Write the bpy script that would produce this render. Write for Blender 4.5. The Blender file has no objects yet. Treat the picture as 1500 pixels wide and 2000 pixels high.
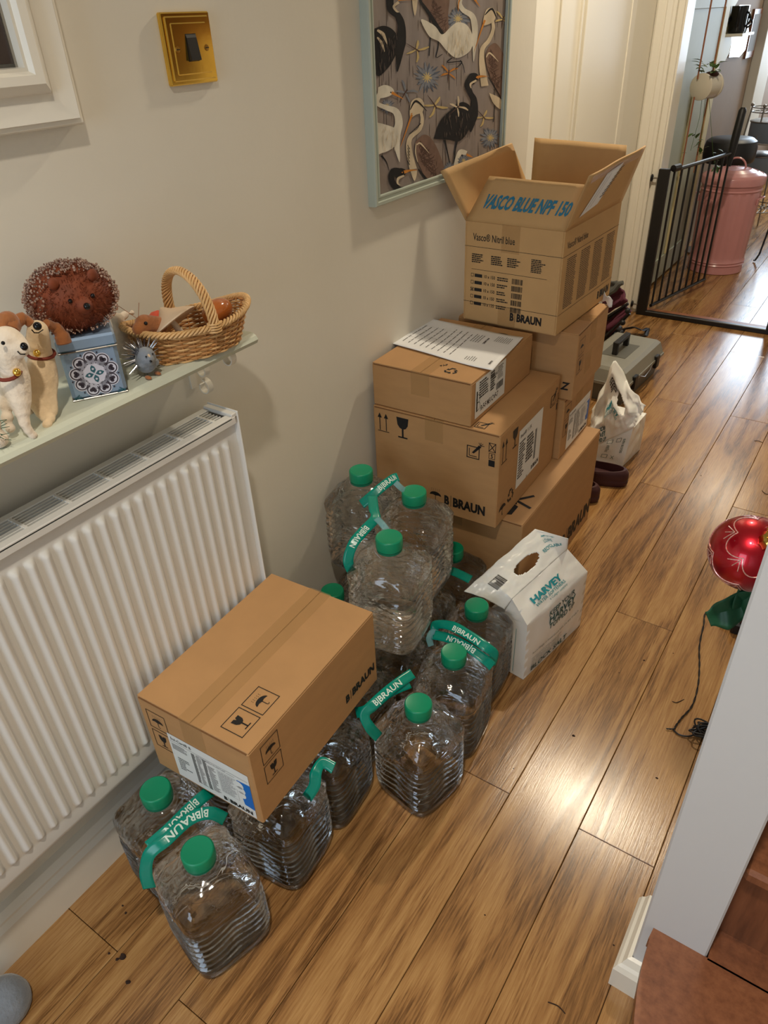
import bpy, math, random
from mathutils import Vector, Matrix
from mathutils import noise as mnoise
R = random.Random(7)
PI = math.pi
S = bpy.context.scene
C = S.collection

# ---------------------------------------------------------------- camera
cam_d = bpy.data.cameras.new('camera')
cam = bpy.data.objects.new('camera', cam_d)
C.objects.link(cam)
cam_d.sensor_fit = 'VERTICAL'
cam_d.sensor_height = 36
cam_d.lens = 25.2967
cam_d.clip_start = 0.05
cam.matrix_world = Matrix(((0.8301552, -0.2880262, 0.4773712, 0.9720000), (0.5561789, 0.4874498, -0.6730957, 0.0000000), (-0.0388253, 0.8242776, 0.5648530, 1.4000000), (0.0000000, 0.0000000, 0.0000000, 1.0000000)))
S.camera = cam

# ---------------------------------------------------------------- light and exposure
S.view_settings.view_transform = 'Standard'
S.view_settings.look = 'None'
S.view_settings.gamma = 1
S.view_settings.use_curve_mapping = False
S.view_settings.exposure = 0.38
w = bpy.data.worlds.new('world')
S.world = w
w.use_nodes = True
w.node_tree.nodes['Background'].inputs[0].default_value = (0.75, 0.85, 1, 1)
w.node_tree.nodes['Background'].inputs[1].default_value = 0.6


def area(name, loc, aim, size, power, color, size_y=None, disk=False, spread=PI):
    d = bpy.data.lights.new(name, 'AREA')
    d.energy = power
    d.color = color
    d.shape = 'DISK' if disk else 'RECTANGLE'
    d.size = size
    d.size_y = size_y or size
    d.spread = spread
    o = bpy.data.objects.new(name, d)
    C.objects.link(o)
    o.location = loc
    o.rotation_euler = (Vector(aim) - Vector(loc)).to_track_quat('-Z', 'Y').to_euler()
    return o


WARM = (1.0, 0.87, 0.66)
area('downlight_hall', (0.40, 2.75, 2.585), (0.40, 2.75, 0), 0.10, 24, WARM, disk=True)
area('downlight_kitchen', (0.30, 6.6, 2.585), (0.30, 6.6, 0), 0.12, 9, WARM, disk=True)
area('downlight_near', (0.90, -0.05, 2.585), (0.90, -0.05, 0), 0.10, 8.5, (1.0, 0.90, 0.76), disk=True, spread=math.radians(112))
area('kitchen_daylight', (0.32, 8.05, 1.50), (0.32, 5.0, 0.9), 1.0, 34, (0.70, 0.85, 1.0), size_y=1.2)
area('front_door_daylight', (0.55, -1.45, 1.25), (0.35, 1.0, 0.7), 0.8, 12.0, (0.62, 0.80, 1.0), size_y=1.3)


# ---------------------------------------------------------------- materials
def srgb(r, g, b):
    f = lambda c: ((c / 255) / 12.92 if c / 255 < 0.04045 else ((c / 255 + 0.055) / 1.055) ** 2.4)
    return (f(r), f(g), f(b), 1)


def mat(name, col, rough=0.5, metal=0.0, noise=0.0, nscale=20, bump=0.0, bscale=200, trans=0.0, ior=1.45, coat=0.0, emit=None, alpha=1.0, sheen=0.0, stretch=(1, 1, 1), sss=0.0):
    m = bpy.data.materials.new(name)
    m.use_nodes = True
    N, L = m.node_tree.nodes, m.node_tree.links
    b = N['Principled BSDF']
    b.inputs['Base Color'].default_value = col
    b.inputs['Roughness'].default_value = rough
    b.inputs['Metallic'].default_value = metal
    b.inputs['IOR'].default_value = ior
    b.inputs['Transmission Weight'].default_value = trans
    b.inputs['Coat Weight'].default_value = coat
    b.inputs['Sheen Weight'].default_value = sheen
    b.inputs['Alpha'].default_value = alpha
    if sss:
        b.inputs['Subsurface Weight'].default_value = sss
        b.inputs['Subsurface Scale'].default_value = 0.01
    if emit:
        b.inputs['Emission Color'].default_value = col
        b.inputs['Emission Strength'].default_value = emit
    tc = N.new('ShaderNodeTexCoord')
    mp = N.new('ShaderNodeMapping')
    mp.inputs['Scale'].default_value = stretch
    L.new(tc.outputs['Object'], mp.inputs['Vector'])
    if noise:
        n = N.new('ShaderNodeTexNoise')
        n.inputs['Scale'].default_value = nscale
        n.inputs['Detail'].default_value = 5
        L.new(mp.outputs[0], n.inputs['Vector'])
        r = N.new('ShaderNodeMapRange')
        r.inputs[1].default_value = 0.25
        r.inputs[2].default_value = 0.75
        r.inputs[3].default_value = 1 - noise
        r.inputs[4].default_value = 1 + noise
        L.new(n.outputs[0], r.inputs[0])
        x = N.new('ShaderNodeVectorMath')
        x.operation = 'SCALE'
        x.inputs[0].default_value = col[:3]
        L.new(r.outputs[0], x.inputs['Scale'])
        L.new(x.outputs[0], b.inputs['Base Color'])
    if bump:
        n2 = N.new('ShaderNodeTexNoise')
        n2.inputs['Scale'].default_value = bscale
        n2.inputs['Detail'].default_value = 3
        L.new(mp.outputs[0], n2.inputs['Vector'])
        bp = N.new('ShaderNodeBump')
        bp.inputs['Strength'].default_value = bump
        bp.inputs['Distance'].default_value = 0.002
        L.new(n2.outputs[0], bp.inputs['Height'])
        L.new(bp.outputs[0], b.inputs['Normal'])
    return m


def wood_mat(name, c1, c2, c3, rough=0.3, ringf=55, sc=(5.0, 0.8, 5.0), coat=0.0, bump=0.25, rnd=True):
    m = bpy.data.materials.new(name)
    m.use_nodes = True
    N, L = m.node_tree.nodes, m.node_tree.links
    b = N['Principled BSDF']
    tc = N.new('ShaderNodeTexCoord')
    oi = N.new('ShaderNodeObjectInfo')
    off = N.new('ShaderNodeVectorMath')
    off.operation = 'MULTIPLY'
    off.inputs[1].default_value = (0, 0, 37) if rnd else (0, 0, 0)
    L.new(oi.outputs['Random'], off.inputs[0])
    add = N.new('ShaderNodeVectorMath')
    L.new(tc.outputs['Object'], add.inputs[0])
    L.new(off.outputs[0], add.inputs[1])
    mp = N.new('ShaderNodeMapping')
    mp.inputs['Scale'].default_value = sc
    L.new(add.outputs[0], mp.inputs['Vector'])
    n = N.new('ShaderNodeTexNoise')
    n.inputs['Scale'].default_value = 1.0
    n.inputs['Detail'].default_value = 1.5
    n.inputs['Roughness'].default_value = 0.35
    n.inputs['Distortion'].default_value = 0.6
    L.new(mp.outputs[0], n.inputs['Vector'])
    mu = N.new('ShaderNodeMath')
    mu.operation = 'MULTIPLY'
    mu.inputs[1].default_value = ringf
    L.new(n.outputs[0], mu.inputs[0])
    # fine streaks, also wobble the rings
    mp2 = N.new('ShaderNodeMapping')
    mp2.inputs['Scale'].default_value = (sc[0] * 30, sc[1] * 14, sc[2] * 1)
    L.new(add.outputs[0], mp2.inputs['Vector'])
    n2 = N.new('ShaderNodeTexNoise')
    n2.inputs['Scale'].default_value = 1.0
    n2.inputs['Detail'].default_value = 7
    n2.inputs['Roughness'].default_value = 0.66
    L.new(mp2.outputs[0], n2.inputs['Vector'])
    m3 = N.new('ShaderNodeMath')
    m3.operation = 'MULTIPLY_ADD'
    m3.inputs[1].default_value = 2.2
    L.new(n2.outputs[0], m3.inputs[0])
    L.new(mu.outputs[0], m3.inputs[2])
    si = N.new('ShaderNodeMath')
    si.operation = 'SINE'
    L.new(m3.outputs[0], si.inputs[0])
    mix = N.new('ShaderNodeMath')
    mix.operation = 'MULTIPLY_ADD'
    mix.inputs[1].default_value = 0.12
    mix.inputs[2].default_value = 0.0
    L.new(si.outputs[0], mix.inputs[0])
    ad2 = N.new('ShaderNodeMath')
    ad2.operation = 'ADD'
    L.new(mix.outputs[0], ad2.inputs[0])
    L.new(n2.outputs[0], ad2.inputs[1])
    # slow tone shift over and between planks
    n4 = N.new('ShaderNodeTexNoise')
    n4.inputs['Scale'].default_value = 0.55
    L.new(mp.outputs[0], n4.inputs['Vector'])
    ad3 = N.new('ShaderNodeMath')
    ad3.operation = 'MULTIPLY_ADD'
    ad3.inputs[1].default_value = 0.28
    L.new(n4.outputs[0], ad3.inputs[0])
    L.new(ad2.outputs[0], ad3.inputs[2])
    ra = N.new('ShaderNodeMapRange')
    ra.inputs[1].default_value = 0.36
    ra.inputs[2].default_value = 0.96
    L.new(ad3.outputs[0], ra.inputs[0])
    cr = N.new('ShaderNodeValToRGB')
    cr.color_ramp.elements[0].color = c1
    cr.color_ramp.elements[0].position = 0.08
    cr.color_ramp.elements[1].color = c3
    cr.color_ramp.elements[1].position = 0.9
    e = cr.color_ramp.elements.new(0.42)
    e.color = c2
    L.new(ra.outputs[0], cr.inputs[0])
    L.new(cr.outputs[0], b.inputs['Base Color'])
    b.inputs['Roughness'].default_value = rough
    b.inputs['Coat Weight'].default_value = coat
    b.inputs['Coat Roughness'].default_value = 0.12
    bp = N.new('ShaderNodeBump')
    bp.inputs['Strength'].default_value = bump
    bp.inputs['Distance'].default_value = 0.0012
    L.new(ad2.outputs[0], bp.inputs['Height'])
    L.new(bp.outputs[0], b.inputs['Normal'])
    return m


M = {}
M['wall'] = mat('wall_paint', srgb(226, 220, 206), 0.6, noise=0.03, nscale=3, bump=0.12, bscale=60)
M['gloss'] = mat('white_gloss', srgb(232, 226, 212), 0.28, bump=0.05, bscale=40)
M['taupe'] = mat('taupe_paint', srgb(150, 130, 112), 0.7, noise=0.03)
M['ceil'] = mat('ceiling_paint', srgb(225, 220, 208), 0.8)
M['postwhite'] = mat('post_paint', srgb(205, 205, 205), 0.35, bump=0.15, bscale=25)
M['floor'] = wood_mat('oak_plank', srgb(98, 66, 36), srgb(148, 106, 62), srgb(178, 137, 86), 0.20, ringf=30, sc=(11.0, 1.0, 11.0), coat=0.0, bump=0.16)
M['gap'] = mat('plank_gap', srgb(60, 38, 22), 0.8)
M['stair'] = wood_mat('stair_wood', srgb(84, 48, 30), srgb(120, 72, 46), srgb(148, 94, 62), 0.35, ringf=14, sc=(2, 5, 5), rnd=False, bump=0.1)
M['thresh'] = wood_mat('threshold_wood', srgb(130, 76, 46), srgb(160, 100, 62), srgb(180, 120, 78), 0.4, ringf=10, sc=(1, 8, 5))
M['card'] = mat('cardboard', srgb(180, 137, 90), 0.72, noise=0.06, nscale=14, bump=0.06, bscale=300, stretch=(1, 1, 4))
M['card2'] = mat('cardboard_pale', srgb(196, 157, 106), 0.72, noise=0.05, nscale=14, bump=0.06, bscale=300)
M['cardin'] = mat('cardboard_edge', srgb(128, 88, 52), 0.85)
M['tape'] = mat('packing_tape', srgb(200, 160, 105), 0.16, alpha=0.16)
M['ink'] = mat('black_ink', srgb(22, 20, 20), 0.6)
M['inkf'] = mat('faint_ink', srgb(62, 52, 44), 0.7)
M['inkb'] = mat('blue_ink', srgb(40, 118, 150), 0.6)
M['inkt'] = mat('teal_ink', srgb(30, 140, 150), 0.5)
M['inkd'] = mat('dark_teal_ink', srgb(36, 84, 84), 0.5)
M['inkg'] = mat('grey_ink', srgb(140, 140, 142), 0.7)
M['labelblue'] = mat('label_blue', srgb(24, 110, 200), 0.4)
M['paper'] = mat('white_paper', srgb(232, 232, 232), 0.5)
M['label'] = mat('label_paper', srgb(226, 228, 226), 0.4, noise=0.02)
M['black'] = mat('black_metal', srgb(26, 24, 24), 0.35)
M['rubber'] = mat('black_plastic', srgb(22, 20, 20), 0.45)
M['steel'] = mat('steel_wire', srgb(150, 146, 140), 0.3, metal=1)
M['brass'] = mat('polished_brass', srgb(238, 196, 92), 0.13, metal=1, noise=0.06, nscale=30, bump=0.02, bscale=60)
M['brassd'] = mat('brass_screw', srgb(180, 140, 70), 0.3, metal=1)
M['radiator'] = mat('radiator_enamel', srgb(224, 222, 216), 0.22, bump=0.04, bscale=18)
M['cap'] = mat('green_cap', srgb(8, 136, 96), 0.34)
M['capd'] = mat('green_cap_ring', srgb(6, 112, 82), 0.4)
M['strap'] = mat('green_strap', srgb(0, 132, 112), 0.22, noise=0.05, nscale=50, bump=0.3, bscale=40)
M['strapt'] = mat('clear_tape', srgb(130, 190, 195), 0.2, alpha=0.45)
M['strapink'] = mat('strap_print', srgb(205, 226, 214), 0.4)
M['bag'] = mat('bag_film', srgb(236, 234, 228), 0.26, bump=0.35, bscale=14, sss=0.05)
M['sage'] = mat('sage_paint', srgb(200, 204, 186), 0.4, noise=0.02, bump=0.05, bscale=40)
M['sagef'] = mat('sage_frame', srgb(178, 186, 174), 0.4)
M['green'] = mat('pale_green_paint', srgb(176, 180, 160), 0.5, noise=0.02)
M['cream'] = mat('cream_paint', srgb(212, 198, 150), 0.5)
M['pink'] = mat('pink_enamel', srgb(204, 142, 140), 0.25, noise=0.02)
M['leather'] = mat('black_vinyl', srgb(28, 28, 30), 0.4)
M['panblue'] = mat('blue_grey_enamel', srgb(112, 124, 138), 0.4)
M['copper'] = mat('brown_cord', srgb(150, 96, 66), 0.7)
M['pot'] = mat('white_enamel', srgb(206, 196, 178), 0.35)
M['leaf'] = mat('plant_leaf', srgb(72, 100, 44), 0.5, noise=0.15, nscale=30)
M['soil'] = mat('soil', srgb(70, 40, 28), 0.9, bump=0.5, bscale=90)
M['tool'] = mat('grey_plastic', srgb(136, 134, 124), 0.45, bump=0.1, bscale=300)
M['toold'] = mat('dark_grey_plastic', srgb(92, 90, 80), 0.5)
M['clog'] = mat('maroon_foam', srgb(66, 34, 36), 0.5)
M['maroon'] = mat('maroon_fabric', srgb(96, 44, 62), 0.75, bump=0.3, bscale=90)
M['greyfab'] = mat('grey_fabric', srgb(92, 92, 88), 0.85, bump=0.3, bscale=90)
M['felt'] = mat('cream_felt', srgb(226, 200, 162), 0.95, noise=0.08, nscale=60, bump=0.9, bscale=130, sheen=0.4)
M['feltw'] = mat('white_felt', srgb(232, 216, 194), 0.95, noise=0.05, nscale=60, bump=0.9, bscale=130, sheen=0.4)
M['feltb'] = mat('brown_felt', srgb(158, 98, 54), 0.95, noise=0.12, nscale=60, bump=0.9, bscale=130, sheen=0.3)
M['feltg'] = mat('grey_felt', srgb(128, 134, 142), 0.95, noise=0.1, nscale=60, bump=0.9, bscale=160, sheen=0.4)
M['collar'] = mat('red_brown_collar', srgb(122, 52, 36), 0.8)
M['wicker'] = mat('wicker', srgb(186, 134, 80), 0.5, noise=0.28, nscale=45)
M['wickerl'] = mat('pale_wicker', srgb(214, 172, 116), 0.5, noise=0.18, nscale=45)
M['bristle'] = mat('rust_bristle', srgb(122, 58, 30), 0.7, noise=0.3, nscale=60)
M['glit'] = mat('beads', srgb(196, 170, 158), 0.15, metal=0.8, noise=0.5, nscale=120)
M['silver'] = mat('silver_glitter', srgb(180, 180, 186), 0.2, metal=1, noise=0.4, nscale=200)
M['eye'] = mat('black_bead', srgb(12, 12, 16), 0.1)
M['tin'] = mat('blue_tin', srgb(140, 164, 192), 0.22, metal=0.35, noise=0.08, nscale=25)
M['tindark'] = mat('tin_print_dark', srgb(56, 50, 62), 0.35)
M['tinlight'] = mat('tin_print_pale', srgb(204, 204, 218), 0.35)
M['tinteal'] = mat('tin_print_teal', srgb(50, 96, 108), 0.35)
M['shinywood'] = mat('polished_wood', srgb(170, 92, 38), 0.12, noise=0.1, nscale=12, coat=0.4)
M['mush'] = mat('mushroom_wood', srgb(206, 180, 150), 0.6, noise=0.04)
M['red'] = mat('red_paint', srgb(208, 84, 60), 0.4)
M['bauble'] = mat('red_bauble', srgb(170, 10, 30), 0.28, metal=0.75, coat=0.6)
M['glitter'] = mat('rose_glitter', srgb(216, 170, 160), 0.3, metal=0.6, noise=0.5, nscale=400)
M['gold'] = mat('gold_cap', srgb(214, 178, 90), 0.15, metal=1)
M['fleaf'] = mat('fabric_leaf', srgb(24, 74, 46), 0.5, noise=0.12, nscale=30, bump=0.2, bscale=60)
M['cream2'] = mat('cream_petal', srgb(226, 216, 180), 0.6)
M['dirt'] = mat('dirt_crumb', srgb(46, 28, 18), 0.9)
M['orange'] = mat('orange_cloth', srgb(186, 120, 48), 0.7, noise=0.2, nscale=20, bump=0.4, bscale=60)
M['picbg'] = mat('print_ground', srgb(136, 124, 118), 0.55, noise=0.16, nscale=9, stretch=(1, 4, 1))
M['darkreflect'] = mat('painted_dark_reflection', srgb(62, 52, 48), 0.05, noise=0.2, nscale=6)  # wall mirror's dark reflection, painted in as the base colour
M['mirror'] = mat('mirror_glass', srgb(225, 225, 225), 0.02, metal=1)


def glass_mat(name, tint, ior, clear, fres, bump):
    """clear plastic: sharp reflection by Fresnel over part refracted, part straight-through light"""
    m = bpy.data.materials.new(name)
    m.use_nodes = True
    N, L = m.node_tree.nodes, m.node_tree.links
    N.clear()
    out = N.new('ShaderNodeOutputMaterial')
    g = N.new('ShaderNodeBsdfRefraction')
    g.inputs['Color'].default_value = tint
    g.inputs['IOR'].default_value = ior
    g.inputs['Roughness'].default_value = 0.0
    t = N.new('ShaderNodeBsdfTransparent')
    t.inputs[0].default_value = (0.985, 0.99, 0.988, 1)
    x = N.new('ShaderNodeMixShader')
    x.inputs[0].default_value = clear
    L.new(g.outputs[0], x.inputs[1])
    L.new(t.outputs[0], x.inputs[2])
    gl = N.new('ShaderNodeBsdfGlossy')
    gl.inputs['Roughness'].default_value = 0.06
    gl.inputs['Color'].default_value = (1, 1, 1, 1)
    fr = N.new('ShaderNodeFresnel')
    fr.inputs['IOR'].default_value = fres
    y = N.new('ShaderNodeMixShader')
    L.new(fr.outputs[0], y.inputs[0])
    L.new(x.outputs[0], y.inputs[1])
    L.new(gl.outputs[0], y.inputs[2])
    if bump:
        n = N.new('ShaderNodeTexNoise')
        n.inputs['Scale'].default_value = 16
        n.inputs['Detail'].default_value = 2
        n.inputs['Distortion'].default_value = 1.5
        tc = N.new('ShaderNodeTexCoord')
        mp = N.new('ShaderNodeMapping')
        mp.inputs['Scale'].default_value = (.8, .8, 2.6)
        L.new(tc.outputs['Object'], mp.inputs['Vector'])
        L.new(mp.outputs[0], n.inputs['Vector'])
        bp = N.new('ShaderNodeBump')
        bp.inputs['Strength'].default_value = bump
        bp.inputs['Distance'].default_value = 0.006
        L.new(n.outputs[0], bp.inputs['Height'])
        for q in (g, gl, fr):
            L.new(bp.outputs[0], q.inputs['Normal'])
    L.new(y.outputs[0], out.inputs[0])
    return m


M['pet'] = glass_mat('clear_bottle', (0.99, 1.0, 0.995, 1), 1.32, 0.38, 1.62, 0.40)


# ---------------------------------------------------------------- mesh helpers
class MB:
    def __init__(s):
        s.v, s.f = [], []

    def add(s, vs, fs):
        k = len(s.v)
        s.v += [tuple(q) for q in vs]
        s.f += [tuple(i + k for i in f) for f in fs]
        return s

    def box(s, lo, hi, b=0.0):
        x0, y0, z0 = lo
        x1, y1, z1 = hi
        if b <= 0:
            vs = [(x, y, z) for z in (z0, z1) for y in (y0, y1) for x in (x0, x1)]
            return s.add(vs, [(0, 2, 3, 1), (4, 5, 7, 6), (0, 1, 5, 4), (2, 6, 7, 3), (0, 4, 6, 2), (1, 3, 7, 5)])
        # chamfered box
        vs, idx = [], {}
        X, Y, Z = (x0, x1), (y0, y1), (z0, z1)
        for i in (0, 1):
            for j in (0, 1):
                for k in (0, 1):
                    sx, sy, sz = (1 - 2 * i) * b, (1 - 2 * j) * b, (1 - 2 * k) * b
                    for a, p in (('x', (X[i], Y[j] + sy, Z[k] + sz)), ('y', (X[i] + sx, Y[j], Z[k] + sz)), ('z', (X[i] + sx, Y[j] + sy, Z[k]))):
                        idx[(i, j, k, a)] = len(vs)
                        vs.append(p)
        fs = []
        for i in (0, 1):
            q = [idx[(i, 0, 0, 'x')], idx[(i, 1, 0, 'x')], idx[(i, 1, 1, 'x')], idx[(i, 0, 1, 'x')]]
            fs.append(q if i else q[::-1])
            q = [idx[(0, i, 0, 'y')], idx[(1, i, 0, 'y')], idx[(1, i, 1, 'y')], idx[(0, i, 1, 'y')]]
            fs.append(q[::-1] if i else q)
            q = [idx[(0, 0, i, 'z')], idx[(1, 0, i, 'z')], idx[(1, 1, i, 'z')], idx[(0, 1, i, 'z')]]
            fs.append(q if i else q[::-1])
        for i in (0, 1):
            for j in (0, 1):
                fs.append([idx[(i, j, 0, 'x')], idx[(i, j, 0, 'y')], idx[(i, j, 1, 'y')], idx[(i, j, 1, 'x')]])
                fs.append([idx[(i, 0, j, 'x')], idx[(i, 0, j, 'z')], idx[(i, 1, j, 'z')], idx[(i, 1, j, 'x')]])
                fs.append([idx[(0, i, j, 'y')], idx[(0, i, j, 'z')], idx[(1, i, j, 'z')], idx[(1, i, j, 'y')]])
                for k in (0, 1):
                    fs.append([idx[(i, j, k, a)] for a in 'xyz'])
        return s.add(vs, fs)

    def tube(s, pts, r, n=8, cap=True, closed=False):
        pts = [Vector(p) for p in pts]
        m = len(pts)
        rr = r if isinstance(r, (list, tuple)) else [r] * m
        up = None
        vs, fs = [], []
        for i, p in enumerate(pts):
            a = pts[(i - 1) % m] if (closed or i) else p
            b = pts[(i + 1) % m] if (closed or i < m - 1) else p
            t = (b - a).normalized()
            if t.length < 1e-6:
                t = Vector((0, 0, 1))
            if up is None:
                up = t.orthogonal().normalized()
            up = (up - t * up.dot(t))
            if up.length < 1e-6:
                up = t.orthogonal()
            up.normalize()
            sd = t.cross(up)
            for k in range(n):
                an = 2 * PI * k / n
                vs.append(p + (up * math.cos(an) + sd * math.sin(an)) * rr[i])
        last = m if closed else m - 1
        for i in range(last):
            j = (i + 1) % m
            for k in range(n):
                l = (k + 1) % n
                fs.append((i * n + k, i * n + l, j * n + l, j * n + k))
        if cap and not closed:
            fs.append(tuple(range(n))[::-1])
            fs.append(tuple((m - 1) * n + k for k in range(n)))
        return s.add(vs, fs)

    def lathe(s, prof, n=32, c=(0, 0, 0), ax=None, rf=None):
        vs, fs = [], []
        for i, (r, z) in enumerate(prof):
            for k in range(n):
                an = 2 * PI * k / n
                q = r * (rf(an, i) if rf else 1)
                vs.append(Vector((q * math.cos(an), q * math.sin(an), z)))
        if ax is not None:
            q = Vector((0, 0, 1)).rotation_difference(Vector(ax).normalized())
            vs = [q @ v for v in vs]
        vs = [v + Vector(c) for v in vs]
        for i in range(len(prof) - 1):
            for k in range(n):
                l = (k + 1) % n
                fs.append((i * n + k, i * n + l, (i + 1) * n + l, (i + 1) * n + k))
        if prof[0][0] > 1e-6:
            fs.append(tuple(range(n))[::-1])
        if prof[-1][0] > 1e-6:
            fs.append(tuple((len(prof) - 1) * n + k for k in range(n)))
        return s.add(vs, fs)

    def ball(s, c, r, n=16, m=10):
        rx, ry, rz = r if isinstance(r, (tuple, list)) else (r, r, r)
        vs, fs = [(c[0], c[1], c[2] - rz)], []
        for i in range(1, m):
            a = -PI / 2 + PI * i / m
            for k in range(n):
                b = 2 * PI * k / n
                vs.append((c[0] + rx * math.cos(a) * math.cos(b), c[1] + ry * math.cos(a) * math.sin(b), c[2] + rz * math.sin(a)))
        vs.append((c[0], c[1], c[2] + rz))
        for k in range(n):
            l = (k + 1) % n
            fs.append((0, 1 + l, 1 + k))
            fs.append((len(vs) - 1, 1 + (m - 2) * n + k, 1 + (m - 2) * n + l))
            for i in range(m - 2):
                fs.append((1 + i * n + k, 1 + i * n + l, 1 + (i + 1) * n + l, 1 + (i + 1) * n + k))
        return s.add(vs, fs)

    def grid(s, fn, nu, nv, skip=None):
        vs = [fn(i / nu, j / nv) for j in range(nv + 1) for i in range(nu + 1)]
        fs = []
        for j in range(nv):
            for i in range(nu):
                if skip and skip((i + .5) / nu, (j + .5) / nv):
                    continue
                a = j * (nu + 1) + i
                fs.append((a, a + 1, a + nu + 2, a + nu + 1))
        return s.add(vs, fs)

    def prism(s, poly, z0, z1, fn=None):
        n = len(poly)
        fn = fn or (lambda x, y, z: (x, y, z))
        vs = [fn(x, y, z0) for x, y in poly] + [fn(x, y, z1) for x, y in poly]
        fs = [tuple(range(n))[::-1], tuple(range(n, 2 * n))]
        for i in range(n):
            j = (i + 1) % n
            fs.append((i, j, n + j, n + i))
        return s.add(vs, fs)

    def xf(s, m):
        s.v = [tuple(m @ Vector(v)) for v in s.v]
        return s


def fuzz(o, parent, m, n, l, w=.00022, seed=3):
    """fine fibres standing off a felt surface, one part of kind stuff"""
    r = random.Random(seed)
    me = o.data
    q = MB()
    nv = len(me.vertices)
    for _ in range(n):
        v = me.vertices[r.randrange(nv)]
        p = v.co.copy()
        d = (v.normal + Vector((r.uniform(-.8, .8), r.uniform(-.8, .8), r.uniform(-.8, .5)))).normalized()
        s_ = d.orthogonal().normalized() * w
        p -= v.normal * .0005
        e = p + d * l * r.uniform(.5, 1.2)
        q.add([tuple(p + s_), tuple(p - s_), tuple(e)], [(0, 1, 2)])
    return P(q, 'fuzz', m, parent, smooth=False, kind='stuff')


def rootmat(o):
    m = Matrix.Translation(o.location) @ o.rotation_euler.to_matrix().to_4x4()
    return m


def top(o):
    while o.parent:
        o = o.parent
    return o


def P(mb, name, m, parent=None, world=False, smooth=True, solid=0.0, sub=0, weld=0.0, kind=None, label=None, fixn=False):
    me = bpy.data.meshes.new(name)
    vs = mb.v
    if parent is not None and world:
        inv = rootmat(top(parent)).inverted()
        vs = [tuple(inv @ Vector(v)) for v in vs]
    me.from_pydata(vs, [], mb.f)
    if weld or fixn:
        import bmesh
        bm = bmesh.new()
        bm.from_mesh(me)
        if weld:
            bmesh.ops.remove_doubles(bm, verts=bm.verts, dist=weld)
        if fixn:
            bmesh.ops.recalc_face_normals(bm, faces=bm.faces)
        bm.to_mesh(me)
        bm.free()
    me.materials.append(M[m] if isinstance(m, str) else m)
    o = bpy.data.objects.new(name, me)
    C.objects.link(o)
    if parent is not None:
        o.parent = parent
    if smooth:
        me.shade_smooth()
        try:
            me.set_sharp_from_angle(angle=math.radians(38))
        except Exception:
            pass
    if solid:
        md = o.modifiers.new('s', 'SOLIDIFY')
        md.thickness = solid
        md.offset = 0
    if sub:
        md = o.modifiers.new('u', 'SUBSURF')
        md.levels = md.render_levels = sub
    if kind:
        o['kind'] = kind
    if label:
        o['label'] = label
    return o


def tag(o, label, cat, group=None):
    o['label'] = label
    o['category'] = cat
    if group:
        o['group'] = group
    return o


def thing(name, label, cat, loc=(0, 0, 0), rz=0.0, group=None, rot=None):
    o = bpy.data.objects.new(name, None)
    o.empty_display_size = 0.05
    C.objects.link(o)
    o.location = loc
    o.rotation_euler = rot or (0, 0, rz)
    return tag(o, label, cat, group)


def struct(mb, name, m, **k):
    o = P(mb, name, m, **k)
    o['kind'] = 'structure'
    return o


def dup(root, loc, rz, label, group=None):
    r = root.copy()
    C.objects.link(r)
    r.location = loc
    r.rotation_euler = (0, 0, rz)
    r['label'] = label
    if group:
        r['group'] = group
    for ch in list(root.children):
        c = ch.copy()
        C.objects.link(c)
        c.parent = r
        for g in ch.children:
            d = g.copy()
            C.objects.link(d)
            d.parent = c
    return r


def meta(name, balls, m, parent, res=0.004, world=True, th=0.6):
    mbd = bpy.data.metaballs.new('tmpmeta')
    mbd.resolution = res
    mbd.render_resolution = res
    mbd.threshold = th
    for x, y, z, r in balls:
        e = mbd.elements.new()
        e.co = (x * 10, y * 10, z * 10)
        e.radius = r * 10 * 1.45
    mbd.resolution = res * 10
    ob = bpy.data.objects.new('tmpmeta%d' % len(bpy.data.objects), mbd)
    C.objects.link(ob)
    dg = bpy.context.evaluated_depsgraph_get()
    ev = ob.evaluated_get(dg)
    me0 = ev.to_mesh()
    q = MB()
    q.add([tuple(v.co * 0.1) for v in me0.vertices], [tuple(p.vertices) for p in me0.polygons])
    ev.to_mesh_clear()
    bpy.data.objects.remove(ob)
    bpy.data.metaballs.remove(mbd)
    o = P(q, name, m, parent, world=world)
    return o


# ---------------------------------------------------------------- flat print
_tc = {}


def text_geo(s, bold=0.0, shear=0.0):
    key = (s, bold, shear)
    if key in _tc:
        return _tc[key]
    cu = bpy.data.curves.new('txt', 'FONT')
    cu.body = s
    cu.size = 1
    cu.offset = bold
    cu.shear = shear
    cu.resolution_u = 2
    o = bpy.data.objects.new('txt', cu)
    C.objects.link(o)
    dg = bpy.context.evaluated_depsgraph_get()
    ev = o.evaluated_get(dg)
    me = ev.to_mesh()
    vs = [(v.co.x, v.co.y) for v in me.vertices]
    fs = [tuple(p.vertices) for p in me.polygons]
    ev.to_mesh_clear()
    bpy.data.objects.remove(o)
    bpy.data.curves.remove(cu)
    wd = max([v[0] for v in vs] or [1])
    _tc[key] = (vs, fs, wd)
    return _tc[key]


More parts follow.
